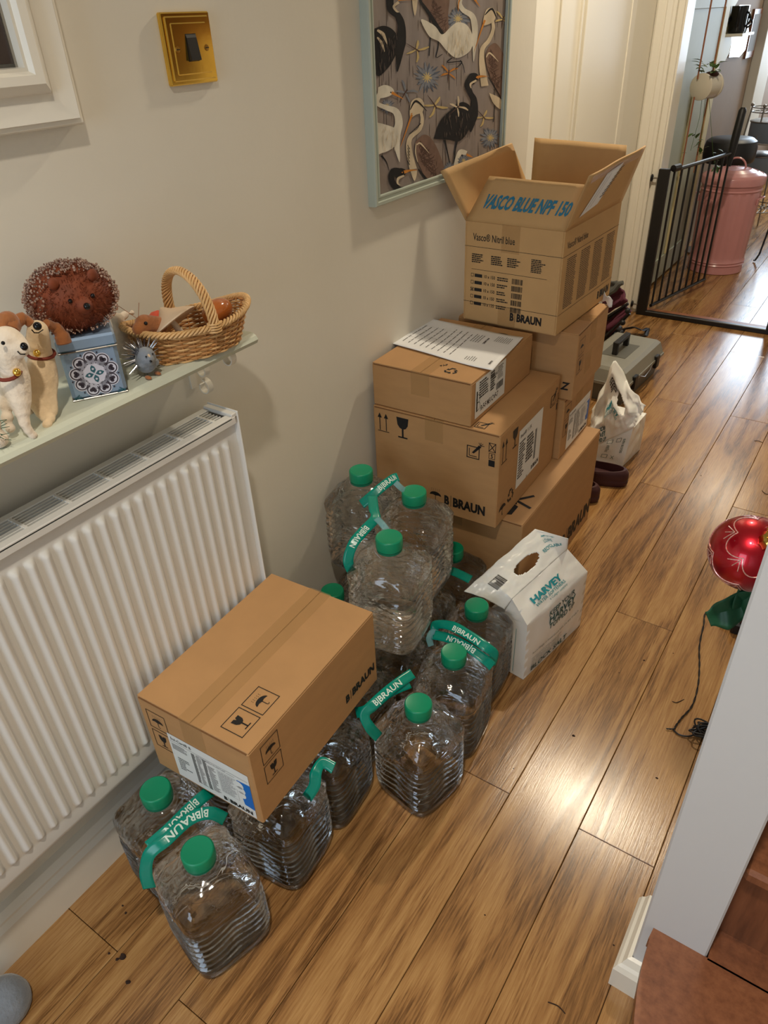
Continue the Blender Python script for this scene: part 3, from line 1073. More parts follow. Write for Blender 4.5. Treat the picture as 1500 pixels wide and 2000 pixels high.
# water lilies
def lily(cx, cy, s):
    pet, petd = [], []
    for i in range(34):
        a = 2 * PI * i / 34 + R.uniform(-.1, .1)
        l = s * R.uniform(.75, 1.15)
        e = (cx + l * math.cos(a), cy - l * 1.1 * math.sin(a))
        m_ = (cx + l * .6 * math.cos(a), cy - l * .66 * math.sin(a))
        (pet if i % 2 else petd).append(('s', [(cx + .15 * l * math.cos(a), cy - .15 * l * math.sin(a)), m_, e], [s * .06, s * .20, s * .02]))
    art(petd, 'a_blued', 'water_lily')
    art(pet, 'a_blue', 'water_lily')
    art([('s', [(cx, cy), (cx + s * .38 * math.cos(a), cy - s * .4 * math.sin(a))], [s * .1, s * .05]) for a in [k * .6 for k in range(11)]], 'a_yellow', 'water_lily')
lily(550, 540, 92); lily(765, 130, 85); lily(990, 960, 70); lily(270, 740, 50)
def dragonfly(x, y, s, a, m):
    c, d = math.cos(a), math.sin(a)
    f = lambda p, q: (x + s * (c * p - d * q), y + s * (d * p + c * q))
    art([('s', [f(0, 0), f(.5, -.45), f(.95, -.6)], [s * .08, s * .22, s * .10]), ('s', [f(0, .1), f(.5, .35), f(.85, .6)], [s * .08, s * .18, s * .08]), ('s', [f(0, 0), f(-.5, -.45), f(-.9, -.7)], [s * .08, s * .22, s * .10]), ('s', [f(0, .1), f(-.5, .3), f(-.8, .5)], [s * .12, s * .24, s * .06])], m, 'dragonfly')
    art([('s', [f(0, -.25), f(0, .2), f(.08, 1.2)], [s * .16, s * .12, s * .02])], 'a_brownd', 'dragonfly')
dragonfly(700, 505, 62, .15, 'a_orange')
dragonfly(480, 350, 75, 2.2, 'a_yellow')
dragonfly(605, 740, 78, 2.6, 'a_yellow')
dragonfly(945, 820, 60, 2.5, 'a_yellow')
dragonfly(1078, 130, 60, .2, 'a_yellow')
dragonfly(400, 640, 75, .6, 'a_blue')
# grey herons (brown wing, long neck)
def heron(pts_neck, body, wing, head, beak, crest, legs, wn=26):
    art([('s', pts_neck, [wn * .9, wn * .8, wn, wn * 1.3, wn * 2.0])], 'a_cream', 'heron')
    art([('p', head)], 'a_cream', 'heron')
    art([('p', body)], 'a_brown', 'heron')
    art([('s', w_, [2, 5, 1]) for w_ in wing], 'a_brownd', 'heron')
    art([('s', crest, [4, 16, 2])], 'a_black', 'heron')
    art([('s', beak, [15, 9, 1])], 'a_orange', 'heron')
    if legs:
        art([('s', l, [5, 4]) for l in legs], 'a_black', 'heron')
def wings(x0, y0, x1, y1, n=24, w_=60):
    return [[(x0 + (x1 - x0) * t + R.uniform(-w_, w_) * math.sin(PI * t), y0 + (y1 - y0) * t), (x0 + (x1 - x0) * t + R.uniform(-w_, w_) * math.sin(PI * t) * .9, y0 + (y1 - y0) * t + 34)] for t in [R.random() * .9 for _ in range(n)]]
# the black tailed one at the top
art([('p', [(500, -60), (690, -60), (695, 120), (700, 300), (660, 290), (600, 180), (530, 60)])], 'a_brown', 'heron')
art([('s', w_, [2, 4, 1]) for w_ in wings(590, -20, 670, 250, 70, 60)], 'a_brownd', 'heron')
art([('s', [(495, 0), (560, 90), (640, 220), (705, 310)], [14, 24, 30, 20]), ('s', [(568, 120), (572, 240), (562, 390)], [9, 7, 6]), ('s', [(632, 240), (625, 330), (612, 400), (655, 378)], [7, 6, 5, 4])], 'a_black', 'heron')
art([('p', [(440, -40), (480, -40), (475, 60), (462, 110), (448, 50)])], 'a_cream', 'heron')
# white egret top
art([('s', [(880, -40), (800, -25), (775, 20), (800, 70), (860, 110), (880, 180), (880, 280), (872, 430)], [30, 30, 30, 34, 40, 44, 36, 4]), ('p', [(700, 200), (760, 155), (830, 180), (870, 270), (850, 350), (790, 395), (740, 400), (680, 350), (630, 290), (560, 250), (505, 135), (600, 180), (650, 240)])], 'a_white', 'egret')
art([('s', [(800, -30), (770, 10), (765, 80)], [8, 10, 2]), ('s', [(870, -20), (890, 10), (918, 48)], [22, 12, 1])], 'a_orange', 'egret_bill')
art([('s', [(720, 405), (690, 435), (790, 430), (745, 480)], [8, 6, 7, 3]), ('s', [(780, 420), (800, 460), (812, 510)], [7, 5, 2])], 'a_black', 'egret_leg')
# black cormorants at the left
art([('s', [(290, -40), (295, 60), (345, 110), (370, 180), (365, 300), (340, 500)], [50, 48, 44, 50, 70, 6]), ('p', [(180, 200), (240, 180), (300, 200), (345, 260), (350, 330), (310, 420), (270, 480), (200, 530), (170, 400)])], 'a_black', 'dark_heron')
art([('s', [(350, 15), (315, 45), (335, 78), (352, 84)], [20, 16, 14, 3])], 'a_cream', 'dark_heron_throat')
art([('s', [(345, 0), (400, -2), (470, 0)], [14, 8, 1])], 'a_orange', 'dark_heron_bill')
art([('s', [(200, 210), (240, 240), (270, 310)], [14, 26, 4]), ('s', [(200, 260), (230, 300), (250, 360)], [10, 20, 4])], 'a_cream', 'dragonfly_wing')
# heron upper right
heron([(960, 130), (985, 100), (1010, 190), (980, 280), (935, 340), (930, 440), (950, 600)], [(975, 330), (1020, 300), (1060, 340), (1090, 420), (1090, 600), (1062, 680), (1010, 580), (975, 500), (955, 400)], wings(990, 340, 1045, 620, 80, 50), [(945, 110), (965, 65), (1005, 55), (1030, 100), (1010, 150), (960, 175), (935, 170)], [(950, 140), (915, 240), (875, 362)], [(950, 105), (1000, 62), (1035, 135)], [[(975, 540), (1040, 640), (1065, 690)], [(1018, 620), (1020, 740), (1010, 850)]])
art([('p', [(980, 648), (1060, 690), (1060, 760), (1010, 720)])], 'a_cream', 'feather')
art([('s', [(960, 400), (985, 370), (1045, 430)], [5, 12, 2])], 'a_cream', 'feather')
# white egret lower left
art([('s', [(220, 640), (262, 615), (215, 660), (200, 720), (260, 750), (330, 780), (350, 860), (330, 960), (355, 1130)], [40, 50, 36, 28, 34, 48, 54, 60, 4]), ('p', [(180, 850), (260, 870), (330, 900), (355, 960), (310, 1030), (240, 1065), (180, 1060)]), ('p', [(205, 610), (250, 592), (300, 610), (315, 645), (270, 675), (205, 680)])], 'a_white', 'egret')
art([('s', [(300, 645), (335, 665), (385, 692)], [22, 14, 1])], 'a_orange', 'egret_bill')
art([('s', [(228, 1085), (262, 1130), (282, 1190)], [14, 8, 2]), ('s', [(292, 640), (296, 648)], [9, 9])], 'a_black', 'egret_leg')
# heron lower middle
heron([(440, 770), (480, 740), (512, 820), (495, 900), (430, 960), (420, 1040), (450, 1180)], [(465, 990), (520, 940), (570, 960), (620, 1040), (665, 1170), (650, 1230), (560, 1270), (500, 1170), (465, 1080)], wings(500, 980, 610, 1235, 110, 62), [(425, 770), (440, 705), (490, 682), (525, 720), (515, 780), (470, 800), (430, 820)], [(440, 800), (405, 900), (358, 1030)], [(428, 765), (470, 705), (545, 775)], [])
art([('s', [(485, 1180), (525, 1230), (560, 1275)], [10, 16, 20])], 'a_black', 'heron')
art([('s', [(475, 1010), (500, 1000), (560, 1068)], [6, 12, 2]), ('s', [(470, 1000), (465, 1060), (480, 1130)], [4, 8, 4]), ('p', [(430, 1195), (475, 1190), (458, 1262)])], 'a_cream', 'feather')
art([('s', [(410, 1010 + i * 22), (424, 1040 + i * 22)], [3, 5]) for i in range(6)] + [('s', [(420 + i * 14, 935 - i * 12), (436 + i * 13, 925 - i * 13)], [3, 6]) for i in range(6)], 'a_black', 'heron_marks')
# dark heron middle right
art([('s', [(860, 560), (830, 590), (850, 650), (875, 700), (872, 800), (850, 920)], [60, 40, 34, 40, 60, 8]), ('p', [(815, 560), (845, 515), (890, 512), (905, 545), (870, 580), (830, 600)]), ('p', [(600, 955), (640, 840), (720, 760), (790, 712), (850, 745), (868, 830), (830, 920), (770, 985), (700, 975), (600, 968)])], 'a_black', 'dark_heron')
art([('s', [(668, 975), (685, 1050), (705, 1140)], [16, 9, 7]), ('s', [(755, 980), (742, 1050), (735, 1130)], [14, 8, 6])], 'a_black', 'dark_heron_leg')
art([('s', [(895, 540), (925, 532), (968, 532)], [22, 14, 1])], 'a_orange', 'dark_heron_bill')
art([('s', [(890, 560), (850, 585), (852, 615)], [12, 14, 4])], 'a_cream', 'dark_heron_throat')
dragonfly(762, 745, 66, .9, 'a_cream')
# bottom left dark heron, bottom right egret head
art([('s', [(370, 1200), (310, 1195), (300, 1260), (345, 1320), (400, 1330)], [46, 44, 40, 46, 60]), ('p', [(310, 1190), (360, 1172), (400, 1190), (385, 1225), (330, 1240)])], 'a_black', 'dark_heron')
art([('s', [(385, 1200), (430, 1188), (480, 1186)], [24, 12, 1])], 'a_orange', 'dark_heron_bill')
art([('s', [(385, 1225), (345, 1245), (340, 1278), (358, 1290)], [12, 18, 12, 3])], 'a_cream', 'dark_heron_throat')
art([('s', [(820, 1070), (780, 1060), (755, 1110), (745, 1170)], [34, 36, 28, 30])], 'a_white', 'egret')
art([('s', [(820, 1078), (845, 1088), (868, 1098)], [20, 12, 1])], 'a_orange', 'egret_bill')
lily(800, 1120, 40)
lily(700, 1180, 46)

art([('s', [(x, y), (x + R.uniform(-6, 6), y + R.uniform(20, 50))], [1, 3, 1]) for x, y in [(R.uniform(690, 850), R.uniform(190, 370)) for _ in range(40)] + [(R.uniform(235, 340), R.uniform(880, 1020)) for _ in range(30)]], 'a_cream', 'feather_marks')
art([('s', [(x, y), (x + R.uniform(-8, 8), y + R.uniform(20, 60))], [1, 4, 1]) for x, y in [(R.uniform(660, 850), R.uniform(780, 930)) for _ in range(34)] + [(R.uniform(205, 330), R.uniform(230, 460)) for _ in range(34)]], 'a_rib', 'feather_marks')
art([('s', [(890, 535), (890, 545)], [9, 9]), ('s', [(940, 150), (945, 152)], [9, 9]), ('s', [(434, 790), (438, 796)], [10, 10]), ('s', [(368, 1200), (374, 1204)], [9, 9])], 'a_orange', 'bird_eye')


# ================================================================ CARTONS
def carton(name, label, loc, rz, sx, sy, h, m='card', seam='y', open_top=False):
    """closed carton: body shell, two top flaps with a seam, corrugated edge lines, tape"""
    t = thing(name, label, 'box', loc, rz, 'cardboard cartons in the hall')
    b = MB()
    if not open_top:
        b.box((-sx / 2, -sy / 2, 0), (sx / 2, sy / 2, h - .003), .0022)
        P(b, 'body', m, t, smooth=False)
        e = .0012
        for s_ in (-1, 1):
            q = MB()
            if seam == 'y':
                lo, hi = sorted((s_ * .0009, s_ * (sx / 2 - .0006)))
                q.box((lo, -sy / 2 + e, h - .0034), (hi, sy / 2 - e, h), .0009)
            else:
                lo, hi = sorted((s_ * .0009, s_ * (sy / 2 - .0006)))
                q.box((-sx / 2 + e, lo, h - .0034), (sx / 2 - e, hi, h), .0009)
            P(q, 'flap', m, t, smooth=False)
        # dark raw edge below the flaps on the end faces
        q = MB()
        if seam == 'y':
            q.box((-sx / 2 + .004, -sy / 2 - .0003, h - .0050), (sx / 2 - .004, -sy / 2 + .002, h - .0034))
        else:
            q.box((sx / 2 - .002, -sy / 2 + .004, h - .0050), (sx / 2 + .0003, sy / 2 - .004, h - .0034))
        P(q, 'raw_edge', 'cardin', t, smooth=False)
        q = MB()
        tw = .025
        if seam == 'y':
            q.box((-tw, -sy / 2 - .0006, h - .06), (tw, -sy / 2 - .0001, h + .0004))
            P(q, 'end_tape', 'tape', t, smooth=False)
            q = MB().box((-tw, -sy / 2 - .0006, h + .0001), (tw, sy / 2 + .0006, h + .0005))
        else:
            q.box((sx / 2 + .0001, -tw, h - .06), (sx / 2 + .0006, tw, h + .0004))
            P(q, 'end_tape', 'tape', t, smooth=False)
            q = MB().box((-sx / 2, -tw, h + .0001), (sx / 2 + .0006, tw, h + .0005))
        P(q, 'tape', 'tape', t, smooth=False)
    F = {'front': plane((-sx / 2, -sy / 2, 0), (1, 0, 0), (0, 0, 1), (0, -1, 0)),
         'right': plane((sx / 2, -sy / 2, 0), (0, 1, 0), (0, 0, 1), (1, 0, 0)),
         'top': plane((-sx / 2, -sy / 2, h), (1, 0, 0), (0, 1, 0), (0, 0, 1)),
         'topr': plane((sx / 2, -sy / 2, h), (0, 1, 0), (-1, 0, 0), (0, 0, 1))}
    return t, F


def framed(i, sym, u, v, k):
    i.marks = list(i.marks) + [(len(i.v), len(i.f))]
    i.frame(u, v, k, k, k * .03)
    i.hold = True
    getattr(i, sym)(u + .15 * k, v + .12 * k, .7 * k)
    i.hold = False


def product_label(t, fn, u, v, w_, h, title='Sol-Cart\u00ae B', logo=True):
    q = Ink()
    q.rect(u, v, w_, h)
    lb = q.stamp(fn, 'label', 'label', t)
    i = Ink()
    i.text(title, u + .03 * w_, v + .88 * h, .06 * h, bold=.012)
    i.line([(u + .02 * w_, v + .84 * h), (u + .98 * w_, v + .84 * h)], .003 * w_)
    i.small(u + .03 * w_, v + .66 * h, .2 * w_, .14 * h, 5)
    i.small(u + .06 * w_, v + .2 * h, .16 * w_, .3 * h, 7, rg=.7)
    for a, b in ((.28, .1), (.42, .1)):
        i.small(u + a * w_, v + b * h, b * .5 * w_, .7 * h, 24, t=.7)
    i.small(u + .34 * w_, v + .1 * h, .07 * w_, .7 * h, 24, rg=.6)
    i.small(u + .48 * w_, v + .12 * h, .1 * w_, .6 * h, 20, rg=.6)
    i.stamp(fn, 'printed_text', 'ink', t, .0002)
    g = Ink()
    g.frame(u + .6 * w_, v + .24 * h, .22 * w_, .5 * h, .003 * w_)
    g.small(u + .61 * w_, v + .25 * h, .2 * w_, .47 * h, 18)
    g.small(u + .35 * w_, v + .78 * h, .5 * w_, .04 * h, 2)
    g.stamp(fn, 'fine_print', 'inkg', t, .0002)
    bl = Ink()
    bl.poly([(u + .84 * w_, v + .76 * h), (u + w_, v + .78 * h), (u + w_, v + .2 * h), (u + .88 * w_, v + .22 * h)])
    bl.stamp(fn, 'blue_patch', 'labelblue', t, .0002)
    wt = Ink()
    wt.disc(u + .86 * w_, v + .66 * h, .055 * w_)
    wt.disc(u + .87 * w_, v + .55 * h, .055 * w_)
    wt.disc(u + .87 * w_, v + .44 * h, .05 * w_)
    wt.stamp(fn, 'white_patch', 'label', t, .0004)
    if logo:
        l = Ink()
        l.logo(u + .6 * w_, v + .05 * h, .36 * w_, .08 * h)
        l.stamp(fn, 'wordmark', 'ink', t, .0004)
    return lb


# A: near carton lying on the bottles
sx, sy, h = .2495, .3762, .188
t, F = carton('cardboard_box', 'brown carton with white and blue label, lying on water bottles beside the radiator', (.2305, .6375, .2675), .0500, sx, sy, h)
i = Ink()
framed(i, 'brolly', .015, .118, .045)
framed(i, 'glass', .015, .066, .045)
i.stamp_split(F['front'], 'printed_symbol', 'ink', t)
product_label(t, F['front'], .055, .006, .182, .118)
i = Ink()
framed(i, 'glass', .020, .028, .047)
framed(i, 'brolly', .072, .028, .047)
i.stamp_split(F['topr'], 'printed_symbol', 'ink', t)
i = Ink()
framed(i, 'brolly', .026, .128, .045)
framed(i, 'glass', .026, .078, .045)
i.logo(.262, .040, .104, .019)
i.stamp_split(F['right'], 'printed_symbol', 'ink', t)

# B0: long bottom carton
t, F = carton('cardboard_box', 'long low brown carton on the floor at the bottom of the stack', (.206, 1.6878, 0), .0179, .39, .5868, .334)
i = Ink()
i.logo(.33, .035, .25, .050)
i.stamp(F['right'], 'printed_wordmark', 'ink', t)
i = Ink()
i.poly([(.318, .018), (.346, .030), (.346, .072), (.328, .080)])
i.line([(.322, .092), (.362, .140)], .009)
i.line([(.326, .098), (.377, .080)], .009)
i.line([(.314, .125), (.334, .078)], .010)
i.stamp(F['top'], 'printed_mark', 'ink', t)

# C: middle carton with arrows and wordmark
sx, sy, h = .350, .3825, .2630
t, F = carton('cardboard_box', 'large brown carton with arrow and glass symbols, under the box holding the paper', (.1725, 1.5361, .3345), .0321, sx, sy, h)
i = Ink()
i.arrows(.012, .195, .034, .052)
i.glass(.055, .188, .062, crack=False)
i.knife(.265, .185, .045)
i.marks.append((len(i.v), len(i.f)))
i.frame(.322, .215, .018, .024, .0014)
i.line([(.322, .215), (.340, .239)], .0018)
i.line([(.340, .215), (.322, .239)], .0018)
i.frame(.323, .196, .016, .016, .0012)
i.text('5', .3275, .199, .010, bold=.02)
i.rect(.323, .176, .016, .017)
i.logo(.205, .030, .115, .026)
i.brolly(.160, .03, .04)
i.stamp_split(F['front'], 'printed_symbol', 'ink', t)
i = Ink()
i.arrows(.012, .178, .034, .062)
i.glass(.062, .188, .055, crack=False)
i.brolly(.012, .018, .048)
i.recycle(.062, .030, .045)
i.knife(.325, .190, .045)
i.marks.append((len(i.v), len(i.f)))
i.rect(.372, .165, .007, .02)
i.frame(.370, .19, .010, .025, .0014)
i.disc(.187, .055, .0035)
i.stamp_split(F['right'], 'printed_symbol', 'ink', t)
i = Ink()
i.rect(.115, .052, .155, .168)
i.stamp(F['right'], 'label', 'label', t)
i = Ink()
i.text('Braunol\u00ae  1 l, UK', .125, .196, .010, .07, bold=.01)
i.small(.122, .075, .04, .11, 14, t=.6)
i.small(.17, .10, .05, .08, 9, t=.7)
i.bars(.225, .085, .012, .09, 6)
i.logo(.215, .060, .05, .012)
i.stamp(F['right'], 'label_print', 'ink', t, .0002)
i = Ink()
i.knife(.275, .012, .038)
i.stamp_split(F['top'], 'printed_symbol', 'ink', t)

# D: flat carton carrying the delivery note
sx, sy, h = .2715, .352, .1116
t, F = carton('cardboard_box', 'flat brown carton with big side label, under the sheet of paper', (.1345, 1.5239, .5985), .0238, sx, sy, h)
i = Ink()
i.recycle(.178, .022, .038)
i.text('PAP', .163, .052, .009, bold=.01, rot=.9)
i.stamp_split(F['top'], 'printed_symbol', 'ink', t)
i = Ink()
i.ring(.205, .285, .030, .004, 24)
i.ring(.205, .285, .022, .002, 24)
i.recycle(.188, .268, .034)
i.stamp(F['top'], 'round_stamp', 'inkf', t)
i = Ink()
i.rect(.020, .012, .165, .094)
i.stamp(F['right'], 'label', 'label', t)
i = Ink()
i.rect(.026, .028, .006, .052)
i.text('R-F-F M51C\u00d7F-7', .048, .022, .014, .10, bold=.02, shear=.2)
i.small(.04, .055, .05, .045, 7, t=.6)
i.small(.10, .05, .03, .05, 8, t=.7)
i.text('HYGIENE UK', .098, .083, .007, .04, bold=.03)
i.small(.14, .065, .035, .035, 8)
i.bars(.135, .040, .04, .018, 20)
i.ring(.036, .060, .010, .0014)
i.ring(.036, .040, .010, .0014)
i.stamp(F['right'], 'label_print', 'ink', t, .0002)

# delivery note on top, corners curling
pt = thing('paper_sheet', 'white printed delivery note lying on the flat carton', 'paper', (.14, 1.52, .7145))
A_, B_, C_, D_ = [Vector(p) for p in ((-0.0486, 1.4661, 0.7160), (0.2882, 1.4267, 0.7160), (0.2618, 1.6522, 0.7130), (-0.0528, 1.6685, 0.7160))]
def _pp(u, v, off=0.0):
    p = A_.lerp(B_, u).lerp(D_.lerp(C_, u), v)
    p.z = .7122 + .0035 * (abs(u - .5) * 2) ** 3 + .002 * math.sin(3 * v + 4 * u) ** 2 + off
    return p
q = MB()
q.grid(lambda u, v: _pp(u, v), 20, 20)
P(q, 'sheet', 'paper', pt, world=True, solid=.0003)
i = Ink()
i.text('B|BRAUN', .10, .93, .018, .10, bold=.03)
i.small(.74, .80, .2, .14, 8, t=.25)
i.small(.1, .72, .14, .1, 5, t=.25)
i.text('Delivery note', .60, .74, .022, .2, bold=.03)
i.small(.60, .62, .25, .09, 4, t=.25)
for k in range(9):
    i.small(.12 + .0 * k, .58 - .055 * k, .75, .028, 1, t=.22, rg=.2)
for a in (.3, .42, .6, .75):
    i.line([(a, .12), (a, .6)], .002)
i.small(.1, .03, .8, .05, 3, t=.25)
q = MB()
# print follows the sheet as seen from the far end (the note lies turned)
q.v = [tuple(_pp(v, u * .96 + .02, .0006)) for u, v in [(1 - b_, 1 - a_) if False else (a_, b_) for a_, b_ in i.v]]
q.f = i.f
P(q, 'printed_text', 'inkf', pt, world=True, smooth=False, kind='stuff')

# E and F: two more cartons on the far end
t, F = carton('cardboard_box', 'brown carton with white and blue label, sandwiched below the taped carton', (.181, 1.866, .3345), .0228, .346, .2485, .184, seam='x')
i = Ink()
framed(i, 'brolly', .012, .118, .045)
framed(i, 'glass', .012, .066, .045)
i.stamp_split(F['right'], 'printed_symbol', 'ink', t)
product_label(t, F['right'], .050, .008, .178, .118)
t, F = carton('cardboard_box', 'brown carton with clear tape and umbrella symbol, directly under the open carton', (.192, 1.878, .519), .050, .346, .262, .1885, seam='x')
i = Ink()
framed(i, 'brolly', .014, .122, .045)
framed(i, 'glass', .014, .070, .045)
i.stamp_split(F['right'], 'printed_symbol', 'ink', t)
q = MB().box((.1735, -.045, .045), (.1738, .01, .105))
P(q, 'tape_patch', 'tape', t, smooth=False)
i = Ink()
i.text('Z', .312, .030, .022, bold=.03, shear=.2)
i.stamp(F['front'], 'printed_mark', 'ink', t)

# G: open glove carton on top
gx, gy, gh = .2715, .3775, .2570
t = thing('cardboard_box', 'open cardboard carton with raised flaps and blue lettering, on top of the stack', 'box', (.1925, 1.902, .7105), -.021, 'cardboard cartons in the hall')
F = {'front': plane((-gx / 2, -gy / 2, 0), (1, 0, 0), (0, 0, 1), (0, -1, 0)), 'right': plane((gx / 2, -gy / 2, 0), (0, 1, 0), (0, 0, 1), (1, 0, 0))}
wt = .004
b = MB()
b.box((-gx / 2, -gy / 2, 0), (gx / 2, gy / 2, wt), .001)
P(b, 'base', 'card2', t, smooth=False)
for nm, lo, hi in (('side', (-gx / 2, -gy / 2, 0), (-gx / 2 + wt, gy / 2, gh)), ('side', (gx / 2 - wt, -gy / 2, 0), (gx / 2, gy / 2, gh)), ('end', (-gx / 2 + wt, -gy / 2, 0), (gx / 2 - wt, -gy / 2 + wt, gh)), ('end', (-gx / 2 + wt, gy / 2 - wt, 0), (gx / 2 - wt, gy / 2, gh))):
    P(MB().box(lo, hi, .0012), nm, 'card2', t, smooth=False)
G0 = rootmat(t)
def flap(a, b_, c_, d_, th=.0035):
    """a, b_ hinge ends, c_, d_ outer ends (local)"""
    a, b_, c_, d_ = map(Vector, (a, b_, c_, d_))
    n = (b_ - a).cross(d_ - a).normalized()
    q = MB()
    q.grid(lambda u, v: a.lerp(b_, u).lerp(d_.lerp(c_, u), v) + n * (.0012 * math.sin(PI * u * 3) * v), 12, 8)
    return q, (a, b_, c_, d_)
inv = G0.inverted()
wl = lambda p: inv @ Vector(p)
# outer corners of the four flaps
fl_l = [wl(p) for p in ((0.0850, 1.8987, 1.1223), (0.0080, 1.6655, 1.0885))]
fl_n = [wl(p) for p in ((0.0972, 1.7550, 1.0681), (0.3452, 1.7520, 1.0649))]
fl_f = [wl(p) for p in ((0.0444, 2.1350, 1.1048), (0.3110, 2.1300, 1.0969))]
fl_r = [wl(p) for p in ((0.3950, 1.6302, 1.1058), (0.4050, 1.9774, 1.1195))]
hx, hy = gx / 2 - .001, gy / 2 - .001
fln = {}
for nm, a, b_, c_, d_ in (('left', (-hx, hy, gh), (-hx, -hy, gh), fl_l[1], fl_l[0]), ('near', (-hx, -hy, gh), (hx, -hy, gh), fl_n[1], fl_n[0]), ('far', (hx, hy, gh), (-hx, hy, gh), fl_f[0], fl_f[1]), ('right', (hx, -hy, gh), (hx, hy, gh), fl_r[1], fl_r[0])):
    q, cs = flap(a, b_, c_, d_)
    fln[nm] = cs
    P(q, 'flap', 'card2', t, solid=.0036)
i = Ink()
i.text('VASCO BLUE NPF 150', .09, .32, .30, .88, bold=.035, shear=.20)
a, b_, c_, d_ = fln['near']
i.stamp(lambda u, v, off=0: quad(a, b_, c_, d_)(u, v, .0022), 'printed_title', 'inkb', t)
a2, b2, c2, d2 = fln['right']
i = Ink()
i.poly([(.13, .20), (.40, .30), (.60, .93), (.33, .88)])
i.stamp(lambda u, v, off=0: quad(a2, b2, c2, d2)(u, v, .0022), 'label', 'label', t)
i = Ink()
for k in range(9):
    i.poly([(.38 + .022 * k, .42 + .05 * k), (.46 + .022 * k, .45 + .05 * k), (.463 + .022 * k, .47 + .05 * k), (.383 + .022 * k, .44 + .05 * k)])
i.line([(.2, .3), (.36, .8)], .004)
i.line([(.26, .32), (.42, .84)], .004)
i.stamp(lambda u, v, off=0: quad(a2, b2, c2, d2)(u, v, .0026), 'label_print', 'ink', t)
i = Ink()
i.poly([(.05, .86), (.95, .86), (.95, .98), (.05, .98)])
i.stamp(lambda u, v, off=0: quad(a2, b2, c2, d2)(u, v, .0024), 'tape', 'tape', t)
i = Ink()
i.text('Vasco\u00ae Nitril blue', .024, .212, .018, .118, bold=.008)
i.line([(0, .196), (gx, .196)], .0009)
i.line([(.022, .139), (.235, .139)], .0008)
i.line([(0, .052), (gx, .052)], .0009)
for k, (q_, nn) in enumerate(zip((150, 150, 150, 150, 135), 'abcde')):
    v = .119 - .0185 * k
    i.frame(.021, v, .008, .009, .0009)
    i.rect(.032, v, .022, .0085)
    i.text('10 x %d' % q_, .058, v + .0005, .0085, .034, bold=.01)
    i.small(.098, v - .002, .034, .011, 2, t=.55)
    i.bars(.140, v - .004, .030, .014, 20)
i.line([(.0205, .0815), (.0295, .0905)], .0015)
i.line([(.0205, .0905), (.0295, .0815)], .0015)
i.stamp(F['front'], 'printed_table', 'ink', t)
i = Ink()
for u_ in (.022, .078, .124):
    i.small(u_, .155, .036, .024, 5, t=.6)
i.small(.190, .150, .04, .034, 8, t=.6)
i.stamp(F['front'], 'fine_print', 'ink', t)
i = Ink()
i.logo(.140, .020, .090, .020)
i.stamp(F['front'], 'wordmark', 'ink', t)
q = MB()
q.box((.105 - gx / 2, -gy / 2 - .0006, .19), (.155 - gx / 2, -gy / 2 - .0002, gh))
P(q, 'tape', 'tape', t, smooth=False)
q = MB()
q.box((.105 - gx / 2, -gy / 2 - .0006, 0), (.155 - gx / 2, -gy / 2 - .0002, .05))
P(q, 'tape', 'tape', t, smooth=False)
i = Ink()
i.text('Vasco\u00ae Nitril blue', .02, .212, .017, .13, bold=.0)
i.line([(0, .196), (gy, .196)], .0009)
i.line([(0, .052), (gy, .052)], .0009)
i.logo(.275, .018, .085, .020)
i.stamp(F['right'], 'printed_lines', 'ink', t)
i = Ink()
for u_ in (.028, .116, .204, .292):
    i.small(u_, .060, .062, .128, 26, t=.42, rg=.12)
i.stamp(F['right'], 'fine_print', 'inkf', t)

# small white wisp of packing film sticking out at the back
q = MB()
q.grid(lambda u, v: Vector((.30 + .07 * u, 2.025 + .02 * math.sin(5 * u), .708 + .034 * v * (1 - .5 * u) + .006 * math.sin(12 * u + 4 * v))), 10, 6)
tag(P(q, 'film_scrap', 'bag', solid=.0006), 'small scrap of white film sticking up behind the top carton', 'packaging')

